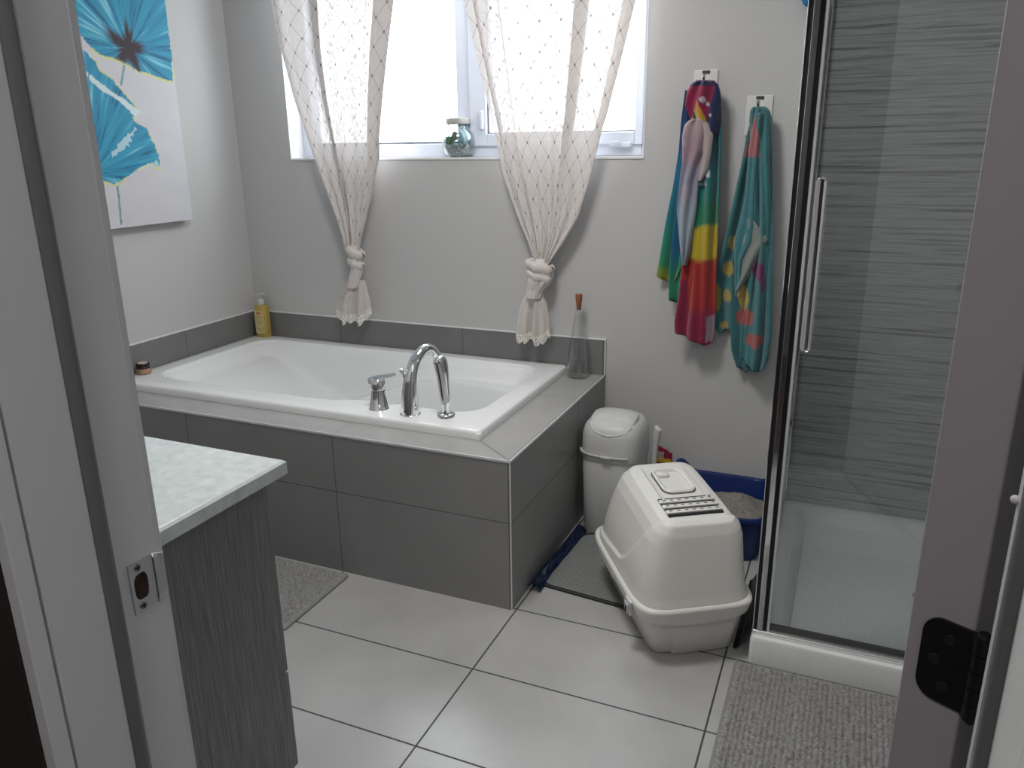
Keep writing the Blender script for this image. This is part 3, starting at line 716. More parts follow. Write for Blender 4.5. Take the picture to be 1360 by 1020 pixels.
# ================================================================ HOOKS AND TOWELS
def hook(x0, x1, z1, label):
    t = thing('wall_hook', label, 'wall hook', ((x0+x1)/2, BY, z1-.06), group='adhesive wall hooks')
    obj('backplate', B((x0, x1, BY-.006, BY, z1-.125, z1)), mat('white_hook_plate', (.70, .69, .67), .35), t, bevel=.002)
    xm = (x0+x1)/2; bm = bmesh.new(); add_tube(bm, spline([(xm, BY-.006, z1-.035), (xm, BY-.030, z1-.040), (xm, BY-.045, z1-.030), (xm, BY-.048, z1-.018)], 5), .006, 12)
    obj('peg', bm, chrome, t, smooth=60)
    obj('clip', B((xm-.012, xm+.012, BY-.011, BY-.005, z1-.011, z1-.002)), mat('dark_steel', (.08, .08, .08), .4, .8), t, bevel=.001)
hook(.286, .364, 1.573, 'white adhesive wall hook holding the rainbow towel')
hook(.462, .545, 1.487, 'white adhesive wall hook holding the teal towel, nearer the shower')
towel_m = mat('terry_print', (.5, .5, .5), .95, vcol=True, sheen=.3, bump=.8, bump_scale=700, noise_amt=.18, noise_scale=350)
def layer(bm, cols, rows, y, colf, fold, nu=44, nv=70, edge=None):
    py0, py1 = rows[0][0], rows[-1][0]
    def f(u, v):
        py = lerp(py0, py1, v); l, r = interp(rows, py)
        if edge: py += edge(u)*v*v
        px = lerp(l, r, u); p = P(px, py, 'y', y); p.y += fold(u, v); p.y = min(p.y, BY-.007)
        cc = colf(px, py); cols.append(cc); return p
    add_grid(bm, nu, nv, f)
def towel_obj(name, bm, cols, parent):
    o = obj(name, bm, towel_m, parent, smooth=180, solid=.004, recalc=False)
    ca = o.data.color_attributes.new('Col', 'FLOAT_COLOR', 'POINT')
    for i, cc in enumerate(cols): ca.data[i].color = (*cc, 1)
    return o
def nz(x, y, s, k=0): return noise.noise(Vector((x/s, y/s, k)))
def ramp(stops, v):
    for (a, ca), (b, cb) in zip(stops, stops[1:]):
        if v <= b: t_ = sm(a, b, v); return tuple(lerp(p, q, t_) for p, q in zip(ca, cb))
    return stops[-1][1]
NAVY = (.010, .020, .085); TEAL = (.008, .15, .20); GRN = (.015, .20, .10); YEL = (.50, .38, .02); RED = (.36, .02, .015); MAG = (.26, .008, .06); LBL = (.02, .17, .32)
def rainbow_main(px, py):
    y = py+6*nz(px, py, 14); s = (px-925)*.10
    c_ = ramp([(100, MAG), (128, MAG), (134, NAVY), (160, NAVY), (176, TEAL), (215, TEAL), (250, (.012, .20, .20)), (290, GRN), (298, GRN), (303, YEL), (340, YEL), (348, RED), (400, RED), (425, MAG), (470, MAG)], y+s)
    if px < 915 and py > 370: c_ = MAG
    if 925 < px < 945 and 218 < py < 245 and nz(px, py, 6, 2) > .15: c_ = (.7, .7, .75)
    if px > 938 and py > 418 and py < 452: c_ = (.25, .18, .22)
    return c_
def rainbow_left(px, py):
    y = py+5*nz(px, py, 12)
    return ramp([(100, NAVY), (190, (.01, .05, .16)), (215, LBL), (270, (.01, .17, .24)), (330, (.02, .25, .16)), (350, (.03, .27, .12)), (362, (.20, .33, .04)), (372, YEL)], y-(px-880)*.3)
def rainbow_mid(px, py):
    return ramp([(100, NAVY), (240, LBL), (330, (.01, .14, .30)), (360, (.02, .22, .20)), (385, (.03, .30, .18)), (405, GRN)], py+4*nz(px, py, 10))
t = thing('hanging_towel', 'rainbow striped bath towel hanging bunched on the left wall hook', 'towel', (.325, .87, 1.13))
bm = bmesh.new(); cols = []
TY = .905
layer(bm, cols, [(120, 910, 935), (160, 905, 930), (200, 902, 926), (250, 894, 922), (300, 884, 914), (350, 876, 905), (366, 873, 897)], TY, rainbow_left, lambda u, v: -.012*math.sin(u*7+1)*v, 30, 60, edge=lambda u: 9*math.sin(u*2.2))
layer(bm, cols, [(120, 912, 935), (200, 904, 932), (260, 899, 928), (320, 893, 922), (370, 889, 915), (398, 889, 910)], TY-.014, rainbow_mid, lambda u, v: -.012*math.sin(u*6+2)*v, 30, 60, edge=lambda u: 5*math.sin(u*3))
layer(bm, cols, [(107, 926, 948), (112, 918, 954), (122, 913, 957), (150, 912, 958), (200, 914, 958), (250, 916, 956), (300, 912, 954), (350, 908, 952), (400, 903, 951), (430, 898, 950), (445, 899, 947)], TY-.032, rainbow_main,
      lambda u, v: -.020*abs(math.sin(u*6.5+v*1.2))*sm(0, .3, v)-.009*math.sin(u*17+3-v*2)-.016*math.sin(u*PI), 60, 120, edge=lambda u: -5+22*u-8*max(0, u-.8)*5)
o = towel_obj('folds', bm, cols, t)
bm = bmesh.new(); cols = []
def hoodc(px, py):
    if (px-935)**2+(py-133)**2 < 14 or ((px-941)/3)**2+((py-139)/3)**2 < 1 or ((px-945)/2.4)**2+((py-153)/2)**2 < 1: return (.50, .48, .52)
    if px > 946+.25*(135-py) or py < 114: return NAVY
    if abs(px-928) < (py-134)*.42 and py > 134: return (.50, .20+.18*sm(140, 165, py), .02)
    return MAG
hrows = [(108, 926, 948), (113, 918, 954), (125, 913, 957), (140, 911, 957), (160, 918, 957), (178, 922, 954)]
layer(bm, cols, hrows, TY-.052, hoodc, lambda u, v: -.022*math.sin(u*PI)-.008*math.sin(u*14+v*4), 40, 40)
o = towel_obj('hood', bm, cols, t)
bm = bmesh.new(); cols = []
def lin(px, py): return ramp([(160, (.40, .30, .32)), (200, (.34, .22, .27)), (235, (.26, .26, .34)), (300, (.30, .36, .42)), (350, (.22, .24, .34))], py+4*nz(px, py, 10)) if nz(px, py, 20, 9) < .5 else (.35, .3, .36)
layer(bm, cols, [(158, 921, 933), (161, 915, 940), (166, 910, 945), (180, 907, 946), (200, 907, 942), (215, 907, 934), (240, 903, 928), (280, 899, 925), (310, 901, 920), (335, 904, 916), (352, 907, 911)], TY-.066, lin, lambda u, v: -.016*math.sin(u*PI)-.007*math.sin(u*12+v*5), 40, 80)
layer(bm, cols, [(163, 930, 940), (180, 934, 947), (205, 934, 944), (225, 930, 940), (240, 928, 932)], TY-.074, lambda px, py: (.46, .38, .36), lambda u, v: -.010*math.sin(u*PI), 20, 40)
o = towel_obj('reverse_side', bm, cols, t); o['label'] = 'pale grey pink reverse side folded forward'
TL = (.06, .235, .255); TLD = (.045, .18, .20)
def teal(px, py):
    n = nz(px, py, 9, 6)
    if 148 < py < 208+4*n and 1005-(py-150)*.30 < px < 1004+(py-150)*.14: return (.42, .15, .16)
    if (px-948)**2/90+(py-395)**2/500 < 1 and n > -.2: return (.45, .36, .10)
    for cx_, cy_, a_, b_ in ((967, 357, 8, 10), (966, 393, 6, 8), (962, 432, 6, 6), (972, 322, 5, 10), (988, 395, 8, 16)):
        if ((px-cx_)/a_)**2+((py-cy_)/b_)**2 < 1: return (.48, .36, .10)
    for cx_, cy_, a_, b_ in ((990, 420, 14, 12), (1003, 450, 12, 9)):
        if ((px-cx_)/a_)**2+((py-cy_)/b_)**2 < 1+n: return (.42, .12, .11)
    for cx_, cy_, a_, b_ in ((1008, 358, 8, 12), (1014, 372, 3, 14)):
        if ((px-cx_)/a_)**2+((py-cy_)/b_)**2 < 1: return (.20, .03, .15)
    return tuple(lerp(a_, b_, .5+.5*n) for a_, b_ in zip(TL, TLD))
t = thing('hanging_towel', 'teal bath towel with yellow and pink prints on the hook nearest the shower', 'towel', (.50, .87, 1.03))
bm = bmesh.new(); cols = []
layer(bm, cols, [(148, 1000, 1012), (180, 992, 1008), (220, 985, 1004), (270, 974, 1000), (330, 960, 990), (370, 946, 985), (395, 939, 978), (430, 950, 975), (438, 956, 972)], TY, teal, lambda u, v: -.014*math.sin(u*8+1)*sm(0, .4, v), 36, 90, edge=lambda u: 4-6*u)
layer(bm, cols, [(150, 1004, 1018), (250, 990, 1014), (350, 972, 1010), (430, 970, 1008), (465, 972, 1006), (486, 979, 1004)], TY-.012, teal, lambda u, v: -.012*math.sin(u*8+2)*v, 36, 90, edge=lambda u: 10*(1-abs(u-.45)*2.2))
layer(bm, cols, [(142, 1001, 1016), (147, 997, 1022), (160, 996, 1025), (200, 998, 1026), (260, 1000, 1027), (320, 999, 1027), (380, 993, 1026), (440, 986, 1025), (470, 984, 1021), (482, 985, 1016)], TY-.030, teal,
      lambda u, v: -.022*abs(math.sin(u*6+v*1.6+.4))*sm(0, .2, v)-.006*math.sin(u*19-v*3)-.014*math.sin(u*PI), 56, 110, edge=lambda u: -6+18*(1-abs(u-.72)*1.5))
towel_obj('folds', bm, cols, t)
bm = bmesh.new(); cols = []
layer(bm, cols, [(150, 1003, 1014), (200, 995, 1010), (260, 990, 1006), (290, 984, 1008), (320, 975, 1006), (345, 976, 988), (395, 977, 984)], TY-.052, teal, lambda u, v: -.014*math.sin(u*PI)-.004*math.sin(u*12), 30, 70)
towel_obj('front_fold', bm, cols, t)
bm = bmesh.new(); cols = []
layer(bm, cols, [(290, 994, 999), (305, 992, 1010), (318, 988, 1020), (340, 984, 1008), (365, 980, 996), (386, 977, 981)], TY-.058, lambda px, py: (.24, .27, .25), lambda u, v: -.010*math.sin(u*PI)-.005*math.sin(u*8+v*4), 30, 40)
o = towel_obj('reverse_side', bm, cols, t); o['label'] = 'grey reverse side folded over'

# ================================================================ SHOWER
SX0, SX1, SY0, GY = .686, RX, .012, .052
enc = thing('shower_stall', 'glass shower stall with chrome frame, long door handle and white raised base', 'shower', (SX0, GY, 0))
bm = bmesh.new()
def sb(x0, x1, y0, y1, r, z): return [(x, y, z) for x, y in rrect(x0, x1, y0, y1, r, 5)]
add_loft(bm, [sb(SX0, SX1-.001, SY0, BY-.001, .012, 0), sb(SX0, SX1-.001, SY0, BY-.001, .012, .070), sb(SX0+.004, SX1-.004, SY0+.004, BY-.004, .012, .078), sb(SX0+.010, SX1-.01, SY0+.012, BY-.008, .012, .080),
              sb(SX0+.066, SX1-.05, SY0+.075, BY-.045, .03, .078), sb(SX0+.076, SX1-.06, SY0+.085, BY-.055, .03, .070), sb(SX0+.095, SX1-.08, SY0+.105, BY-.072, .05, .036), sb(SX0+.15, SX1-.15, SY0+.2, BY-.15, .05, .030)])
obj('shower_base', bm, tray_acr, enc, smooth=40)
lathe_obj('drain', [(.045, 0), (.045, .002), (.03, .003)], (1.15, .48, .0295), chrome, enc)
# striped wall panels
def streak():
    m = mat('streaked_stone_laminate', (.185, .195, .190), .42); nt = m.node_tree; N = nt.nodes; L = nt.links; b = N['Principled BSDF']
    tc = N.new('ShaderNodeTexCoord'); mp = N.new('ShaderNodeMapping'); mp.inputs['Scale'].default_value = (1.3, 1.3, 62); L.new(tc.outputs['Object'], mp.inputs[0])
    n = N.new('ShaderNodeTexNoise'); n.inputs['Scale'].default_value = 1.6; n.inputs['Detail'].default_value = 5; n.inputs['Distortion'].default_value = .5; L.new(mp.outputs[0], n.inputs['Vector'])
    r = N.new('ShaderNodeValToRGB'); cr = r.color_ramp; cr.elements[0].position = .30; cr.elements[0].color = (.20, .207, .205, 1); cr.elements[1].position = .47; cr.elements[1].color = (.44, .46, .452, 1)
    e_ = cr.elements.new(.72); e_.color = (.53, .55, .54, 1); L.new(n.outputs['Fac'], r.inputs[0])
    mp2 = N.new('ShaderNodeMapping'); mp2.inputs['Scale'].default_value = (4, 4, 160); L.new(tc.outputs['Object'], mp2.inputs[0])
    n2 = N.new('ShaderNodeTexNoise'); n2.inputs['Scale'].default_value = 3; n2.inputs['Detail'].default_value = 3; L.new(mp2.outputs[0], n2.inputs['Vector'])
    mr = N.new('ShaderNodeMapRange'); mr.inputs[1].default_value = .35; mr.inputs[2].default_value = .65; mr.inputs[3].default_value = .78; mr.inputs[4].default_value = 1.08; L.new(n2.outputs['Fac'], mr.inputs[0])
    mx = N.new('ShaderNodeMix'); mx.data_type = 'RGBA'; mx.blend_type = 'MULTIPLY'; mx.inputs['Factor'].default_value = 1; L.new(r.outputs[0], mx.inputs['A']); L.new(mr.outputs[0], mx.inputs['B']); L.new(mx.outputs['Result'], b.inputs['Base Color'])
    return m
sm_ = streak()
tag(obj('shower_wall_panel', B((SX0, SX1-.008, BY-.008, BY, .072, 2.2)), sm_), 'grey streaked laminate panel lining the back of the shower', 'wall panel')
tag(obj('shower_wall_panel', B((SX1-.008, SX1, SY0, BY, .072, 2.2)), sm_), 'grey streaked laminate panel lining the right side of the shower', 'wall panel')
shg = glass_mat('shower_glass', (.955, .97, .965), 0, 1.52, 2.6)
ZB, ZTp = .080, 2.02
PX = SX0+.003
obj('corner_post', B((PX, PX+.003, GY-.020, GY+.010, ZB, ZTp), (PX+.012, PX+.026, GY-.020, GY+.006, ZB, ZTp)), chrome, enc, bevel=.0015)
obj('post_gasket', B((PX+.003, PX+.012, GY-.017, GY+.010, ZB, ZTp), (PX+.026, PX+.035, GY-.013, GY+.006, ZB, ZTp)), mat('black_rubber', (.012, .012, .014), .45), enc)
obj('edge_seal', B((PX+.0355, PX+.0425, GY-.012, GY+.004, ZB+.012, ZTp)), mat('white_edge_seal', (.80, .82, .82), .35), enc, bevel=.0015)
obj('bottom_rail', B((SX0+.004, SX1, GY-.022, GY-.006, ZB-.001, ZB+.012), (SX0+.004, SX1, GY-.006, GY+.016, ZB-.001, ZB+.008)), mat('bright_rail', (.88, .89, .89), .22, .75), enc, bevel=.005, seg=4)
obj('door_sweep', B((SX0+.038, 1.25, GY-.003, GY+.006, ZB+.012, ZB+.026)), mat('smoked_seal', (.07, .07, .07), .3), enc)
obj('top_rail', B((SX0, SX1, GY-.02, GY+.014, ZTp, ZTp+.035)), chrome, enc, bevel=.004)
dg = obj('glass_door', B((SX0+.042, 1.25, GY, GY+.006, ZB+.024, ZTp-.004)), shg, enc)
obj('fixed_glass', B((1.256, SX1-.01, GY, GY+.006, ZB+.01, ZTp-.004)), shg, enc)
obj('side_glass', B((SX0+.004, SX0+.010, GY+.014, BY-.02, ZB+.01, ZTp-.004)), shg, enc)
obj('side_rail', B((SX0-.002, SX0+.016, GY+.014, BY-.008, ZB-.001, ZB+.012), (SX0-.002, SX0+.016, GY+.014, BY-.008, ZTp, ZTp+.03), (SX0-.002, SX0+.016, BY-.026, BY-.008, ZB+.012, ZTp)), chrome, enc, bevel=.003)
# flat bar handle
hx, hz0, hz1 = .752, .870, 1.268
bm = bmesh.new()
def hring(y, w_, g): return [(hx+x, y, z) for x, z in rrect(-w_, w_, hz0+g, hz1-g, w_-.0005, 8)]
yf = GY-.040
add_loft(bm, [hring(yf+.012, .010, .002), hring(yf+.004, .0125, 0), hring(yf, .0125, 0), hring(yf-.0015, .0110, .0015), hring(yf+.001, .0085, .004), hring(yf+.0015, .0075, .005)])
h = obj('handle', bm, chrome, dg, smooth=50)
for zz in (hz0+.045, hz1-.045):
    bm = bmesh.new(); add_tube(bm, [(hx, yf+.010, zz), (hx, GY+.0, zz)], .008, 16)
    for v in bm.verts: pass
    me = obj('handle_standoff', bm, chrome, dg, smooth=50)
# blue sponge hanging near the top of the shower side
t = thing('bath_sponge', 'blue net bath sponge hanging high by the shower post, mostly cut off', 'sponge', (.640, BY-.05, 1.775))
bm = bmesh.new(); bmesh.ops.create_icosphere(bm, subdivisions=4, radius=.036, matrix=Matrix.Translation((.640, BY-.046, 1.770)))
for v in bm.verts:
    d = (v.co-Vector((.640, BY-.046, 1.770))); v.co += d*.22*noise.noise(v.co*60)
obj('net', bm, mat('blue_netting', (.01, .20, .48), .6, bump=1, bump_scale=200), t, smooth=180)
bm = bmesh.new(); add_tube(bm, [(.634, BY-.046, 1.80), (.634, BY-.02, 1.86), (.634, BY-.012, 1.90)], .0018, 8); obj('cord', bm, mat('white_cord', (.7, .7, .7), .8), t)
bm = bmesh.new(); add_tube(bm, [(.634, BY, 1.90), (.634, BY-.008, 1.90), (.634, BY-.022, 1.897), (.634, BY-.024, 1.907)], [.014, .012, .004, .004], 14); tag(obj('suction_hook', bm, plastic2, smooth=50), 'small round hook above the blue bath sponge', 'hook')

# ================================================================ VANITY
van = thing('vanity_cabinet', 'grey oak vanity cabinet against the door wall', 'vanity', (-.9, -1.1, 0))
def wood():
    m = mat('grey_oak_laminate', (.11, .105, .105), .5); nt = m.node_tree; N = nt.nodes; L = nt.links; b = N['Principled BSDF']
    tc = N.new('ShaderNodeTexCoord'); mp = N.new('ShaderNodeMapping'); mp.inputs['Scale'].default_value = (170, 170, 2.6); L.new(tc.outputs['Object'], mp.inputs[0])
    n = N.new('ShaderNodeTexNoise'); n.inputs['Scale'].default_value = 3.2; n.inputs['Detail'].default_value = 4; n.inputs['Distortion'].default_value = .3; L.new(mp.outputs[0], n.inputs['Vector'])
    r = N.new('ShaderNodeValToRGB'); cr = r.color_ramp; cr.elements[0].position = .34; cr.elements[0].color = (.115, .112, .112, 1); cr.elements[1].position = .68; cr.elements[1].color = (.26, .255, .25, 1)
    L.new(n.outputs['Fac'], r.inputs[0]); L.new(r.outputs[0], b.inputs['Base Color'])
    bp = N.new('ShaderNodeBump'); bp.inputs['Strength'].default_value = .25; bp.inputs['Distance'].default_value = .001; L.new(n.outputs['Fac'], bp.inputs['Height']); L.new(bp.outputs[0], b.inputs['Normal'])
    return m
wd = wood()
VX, VF = -.132, -.852
obj('side_panel', B((VX-.018, VX, DY+.001, VF, .10, .768)), wd, van, bevel=.001)
obj('carcass', B((LX, VX-.018, DY+.001, VF-.002, .10, .768)), wd, van)
obj('toe_kick', B((LX, VX-.03, DY+.001, VF-.07, 0, .10)), mat('toe_kick_dark', (.06, .06, .06), .6), van)
for k in range(3):
    x1 = VX-.001-k*.517; x0 = x1-.513
    for z0, z1 in ((.102, .328), (.334, .766)):
        d = obj('drawer', B((x0, x1, VF, VF+.019, z0, z1)), wd, van, bevel=.001)
        bm = bmesh.new(); xm = (x0+x1)/2; add_tube(bm, [(xm-.08, VF+.019, z1-.05), (xm-.08, VF+.038, z1-.05), (xm+.08, VF+.038, z1-.05), (xm+.08, VF+.019, z1-.05)], .004, 10); obj('pull', bm, steel, d, smooth=60)
bm = bmesh.new()
ctm = mat('speckled_white_counter', (.66, .70, .69), .25, noise_amt=.16, noise_scale=45, col2=(.52, .56, .55))
def crect(g, z): return [(x, y, z) for x, y in ((LX+.001, DY+.001), (-.082-g, DY+.001), (-.082-g, -.833-g), (LX, -.833-g))]
add_loft(bm, [crect(.003, .770), crect(0, .773), crect(0, .795), crect(.004, .799), crect(.006, .800)])
tag(obj('vanity_countertop', bm, ctm), 'pale speckled countertop lying on the grey oak vanity', 'countertop')

# ================================================================ CAT LITTER BOX (covered)
E1 = Vector((math.cos(math.radians(32.7)), math.sin(math.radians(32.7)), 0)); LC = Vector((.426, .180, .0015)); LA = math.radians(32.7)
lb = thing('covered_litter_box', 'white covered cat litter box standing askew in front of the shower', 'litter box', LC, LA)
def lobj(name, bm, m, par=lb, **k): o = obj(name, bm, m, None, **k); o.parent = par; return o
def se(a, hx_, hy_, n=5.0):
    c_, s_ = math.cos(a), math.sin(a); r = 1/((abs(c_)**n+abs(s_)**n)**(1/n)); return hx_*c_*r, hy_*s_*r
NS = 220
def lring(z, x0, x1, y0, y1, n=5.0, f=None):
    out = []
    for k in range(NS):
        a = 2*PI*k/NS; x, y = se(a, (x1-x0)/2, (y1-y0)/2, n); x += (x0+x1)/2; y += (y0+y1)/2
        if f: x, y, z2 = f(a, x, y, z)
        else: z2 = z
        out.append((x, y, z2))
    return out
# base tray with a front notch step
def notch(a, x, y, z):
    if y < -.10: y -= .011*sm(-.062, -.056, x)*sm(-.10, -.15, y)*(1-z/.17)
    return x, y, z
RZ = .165
bm = bmesh.new()
add_loft(bm, [lring(.0, -.112, .118, -.202, .215, 10, notch), lring(.004, -.116, .122, -.206, .219, 10, notch), lring(.06, -.130, .132, -.217, .230, 10, notch), lring(RZ-.02, -.156, .156, -.236, .246, 8, notch)])
lobj('base_tray', bm, plastic, smooth=40)
def wave(dz):
    def g(a, x, y, z): return x, y, z-dz*.006*math.cos(x*18)*(1 if y < 0 else 0)
    return g
bm = bmesh.new()
add_loft(bm, [lring(RZ-.046, -.160, .160, -.242, .250, 6, wave(1)), lring(RZ-.046, -.166, .166, -.250, .258, 6, wave(1)), lring(RZ-.010, -.173, .173, -.258, .265, 6), lring(RZ-.004, -.171, .171, -.256, .263, 6), lring(RZ-.001, -.164, .164, -.249, .256, 6), lring(RZ, -.15, .15, -.235, .24, 6)])
lobj('rim', bm, plastic, smooth=50)
# hood
TZb, TZf = .405, .375
def topz(y): return lerp(TZf, TZb, (y+.2)/.36)
bm = bmesh.new(); rings = []
nr = 90
prof = [(0, 1.0, 0), (.04, .985, 0), (.30, .93, 0), (.60, .85, 0), (.80, .76, 0), (.90, .68, 0), (.96, .60, 0), (1.0, .53, 0)]
for k in range(nr):
    t_ = k/(nr-1); hz = interp([(0, 0), (.10, .10), (.80, .86), (.92, .975), (1, 1.0)], t_)[0]
    hz = math.sin(min(1, t_)*PI/2)**1.0 if False else hz
    xs = interp([(0, .163), (.10, .159), (.45, .147), (.70, .137), (.82, .126), (.91, .110), (1, .092)], t_)[0]
    yb = interp([(0, .250), (.1, .243), (.5, .212), (.8, .190), (.92, .172), (1, .155)], t_)[0]
    yf_ = interp([(0, -.247), (.1, -.240), (.5, -.215), (.78, -.197), (.9, -.186), (1, -.170)], t_)[0]
    nn_ = lerp(5.5, 7, t_)
    off = .018*sm(.2, 1, t_)
    ring = []
    for q in range(NS):
        a = 2*PI*q/NS; x, y = se(a, xs, (yb-yf_)/2, nn_); y += (yb+yf_)/2; x += off
        # recessed side panels bounded by the arched skirt line
        edge = .13+.95*(max(0, -y)/.165)**1.9 if y < 0 else .13-.10*(y/.24)
        side = sm(.50, .75, abs(x-off)/xs)
        ins = sm(edge, edge+.035, t_)*side
        x -= math.copysign(.0075*ins, x-off)
        z = RZ+hz*(topz(y)-RZ)
        ring.append((x, y, z))
    rings.append(ring)
# close the top with shrinking rings
last = rings[-1]; cxm = sum(p[0] for p in last)/NS; cym = sum(p[1] for p in last)/NS
for s in (.96, .8, .5, .2, .02):
    ring = []
    for p in last:
        x = cxm+(p[0]-cxm)*s; y = cym+(p[1]-cym)*s; ring.append((x, y, topz(y)+.004*(1-s)**.5))
    rings.append(ring)
add_loft(bm, rings, cap0=False)
hood = lobj('hood', bm, plastic, smooth=50)
def top_pt(x, y, h=0): return (x, y, topz(y)+.004+h)
# raised ridges either side of the top
for x in (-.045, .082):
    bm = bmesh.new(); add_tube(bm, spline([top_pt(x, .14, -.006), top_pt(x, .10, -.001), top_pt(x, -.04, -.001), top_pt(x, -.07, -.005)], 6), .0035, 8, sx=1.5); lobj('ridge', bm, plastic, hood, smooth=60)
# handle: raised rounded frame around a recess with a tab
def tring(x0, x1, y0, y1, r, h): return [top_pt(x, y, h) for x, y in rrect(x0, x1, y0, y1, r, 6)]
bm = bmesh.new(); add_loft(bm, [tring(-.030, .066, -.032, .108, .028, -.004), tring(-.030, .066, -.032, .108, .028, .005), tring(-.026, .062, -.028, .104, .025, .008), tring(-.020, .056, -.022, .098, .02, .005), tring(-.018, .054, -.020, .096, .019, -.0005)], cap0=False)
hf = lobj('carry_handle', bm, plastic, hood, smooth=50)
bm = bmesh.new(); add_loft(bm, [tring(-.0325, .0685, -.0345, .1105, .030, -.003), tring(-.0325, .0685, -.0345, .1105, .030, .0007), tring(-.029, .065, -.031, .107, .027, .0007)], cap0=False, cap1=False); lobj('handle_seam', bm, mat('seam_shadow', (.06, .06, .055), .7), hf)
bm = bmesh.new(); add_loft(bm, [tring(-.020, .018, .062, .090, .012, .000), tring(-.020, .018, .062, .090, .012, .007), tring(-.018, .016, .064, .088, .010, .009)]); lobj('handle_tab', bm, plastic, hf, smooth=50)
# vents: dark slots and perforated bars
dk = mat('vent_shadow_black', (.01, .01, .01), .8)
for k in range(4):
    yv = -.058-.0275*k
    bm = bmesh.new(); add_loft(bm, [tring(-.062, .094, yv-.006, yv+.004, .002, -.003), tring(-.062, .094, yv-.006, yv+.004, .002, .0006)]); lobj('vent_slot', bm, dk, hood)
    if k < 3:
        bm = bmesh.new(); yb_ = yv-.0155; add_loft(bm, [tring(-.064, .096, yb_-.008, yb_+.008, .003, -.002), tring(-.064, .096, yb_-.008, yb_+.008, .003, .004), tring(-.062, .094, yb_-.006, yb_+.006, .003, .0055)]); br = lobj('vent_bar', bm, plastic, hood, smooth=50)
        bm = bmesh.new()
        for q in range(7):
            xv = -.050+q*.022; add_loft(bm, [tring(xv-.005, xv+.005, yb_-.0026, yb_+.0026, .0024, .004), tring(xv-.005, xv+.005, yb_-.0026, yb_+.0026, .0024, .0060)])
        lobj('vent_holes', bm, mat('vent_hole_grey', (.16, .155, .145), .8), br)
# latches on the rim
for (x, y, rz_) in ((-.171, -.165, PI/2), (.171, -.10, -PI/2)):
    bm = B((-.020, .020, -.006, .004, RZ-.050, RZ-.008), (-.014, .014, -.010, -.006, RZ-.046, RZ-.018))
    bmesh.ops.rotate(bm, verts=bm.verts, cent=(0, 0, 0), matrix=Matrix.Rotation(-rz_, 3, 'Z')); bmesh.ops.translate(bm, verts=bm.verts, vec=(x, y, 0))
    la = lobj('latch', bm, plastic2, bevel=.002)
    bm = B((-.006, .006, -.0108, -.0100, RZ-.046, RZ-.028)); bmesh.ops.rotate(bm, verts=bm.verts, cent=(0, 0, 0), matrix=Matrix.Rotation(-rz_, 3, 'Z')); bmesh.ops.translate(bm, verts=bm.verts, vec=(x, y, 0)); lobj('latch_slot', bm, dk, la)

# ---- litter disposal bin
bc = (.128, .655, 0)
t = thing('litter_disposal_bin', 'slim white litter disposal bin between the tub and the wall', 'bin', bc)
def bring(z, hx_, hy_, n=3.2, dy=0): return [(bc[0]+p[0], bc[1]+dy+p[1], z) for p in (se(2*PI*k/64, hx_, hy_, n) for k in range(64))]
bm = bmesh.new(); add_loft(bm, [bring(0, .098, .104), bring(.006, .101, .107), bring(.285, .108, .114), bring(.288, .107, .113)]); obj('bin_body', bm, plastic2, t, smooth=50)
bm = bmesh.new(); add_loft(bm, [bring(.289, .110, .117), bring(.297, .1115, .1185), bring(.375, .1085, .1155), bring(.400, .101, .108), bring(.418, .086, .092), bring(.427, .060, .066), bring(.430, .02, .02)]); hd = obj('bin_head', bm, plastic2, t, smooth=60)
bm = bmesh.new()
def lidp(u, v):
    a = lerp(-PI*.93, -PI*.07, u); x = math.cos(a)*.082; yy = lerp(-.104, .070, v)
    return None
add_loft(bm, [[(bc[0]+x, bc[1]+y, z0-max(0, -y-.03)*.42) for x, y in rrect(-.080*s, .080*s, -.100*s-.0, .05*s+.0, .055*s, 8)] for s, z0 in ((1, .418), (1, .432), (.94, .437), (.5, .4395), (.1, .4400))])
ld = obj('bin_lid', bm, plastic2, t, smooth=60)
bm = bmesh.new(); add_tube(bm, spline([(bc[0]-.072, bc[1]-.080, .414), (bc[0]-.050, bc[1]-.103, .396), (bc[0]-.0, bc[1]-.112, .386), (bc[0]+.050, bc[1]-.103, .396), (bc[0]+.072, bc[1]-.080, .414)], 6), .0035, 10); obj('lid_lip', bm, plastic2, ld, smooth=60)
bm = bmesh.new(); pts = []
for k in range(19):
    a = math.radians(-150+95*k/18); x, y = se(a, .112, .119, 3.2); pts.append((bc[0]+x, bc[1]+y, .308-.010*math.sin(PI*k/18)*0))
add_tube(bm, pts, .0040, 10, sx=2.3); hb = obj('opening_band', bm, plastic2, t, smooth=60)
obj('release_button', B((bc[0]-.020, bc[0]+.016, bc[1]-.130, bc[1]-.119, .306, .316)), plastic2, hb, bevel=.003)
# ---- scoop hanging beside the bin
t = thing('litter_scoop', 'white plastic litter scoop standing on end beside the disposal bin', 'scoop', (.262, .69, .18))
bm = bmesh.new(); add_tube(bm, spline([(.255, .690, .20), (.258, .690, .26), (.262, .689, .32), (.268, .687, .375), (.272, .686, .388)], 6), [.011]*6+[.010]*8+[.012]*8+[.011, .009, .004], 14, sx=1.4); obj('scoop_handle', bm, plastic2, t, smooth=60)
bm = bmesh.new(); add_loft(bm, [[(.262+x, .69+y, z) for x, y in rrect(-w_, w_, -.022, .022, .012, 4)] for w_, z in ((.020, .001), (.023, .003), (.023, .15), (.018, .19), (.009, .21))]); obj('scoop_holder', bm, plastic2, t, smooth=50)
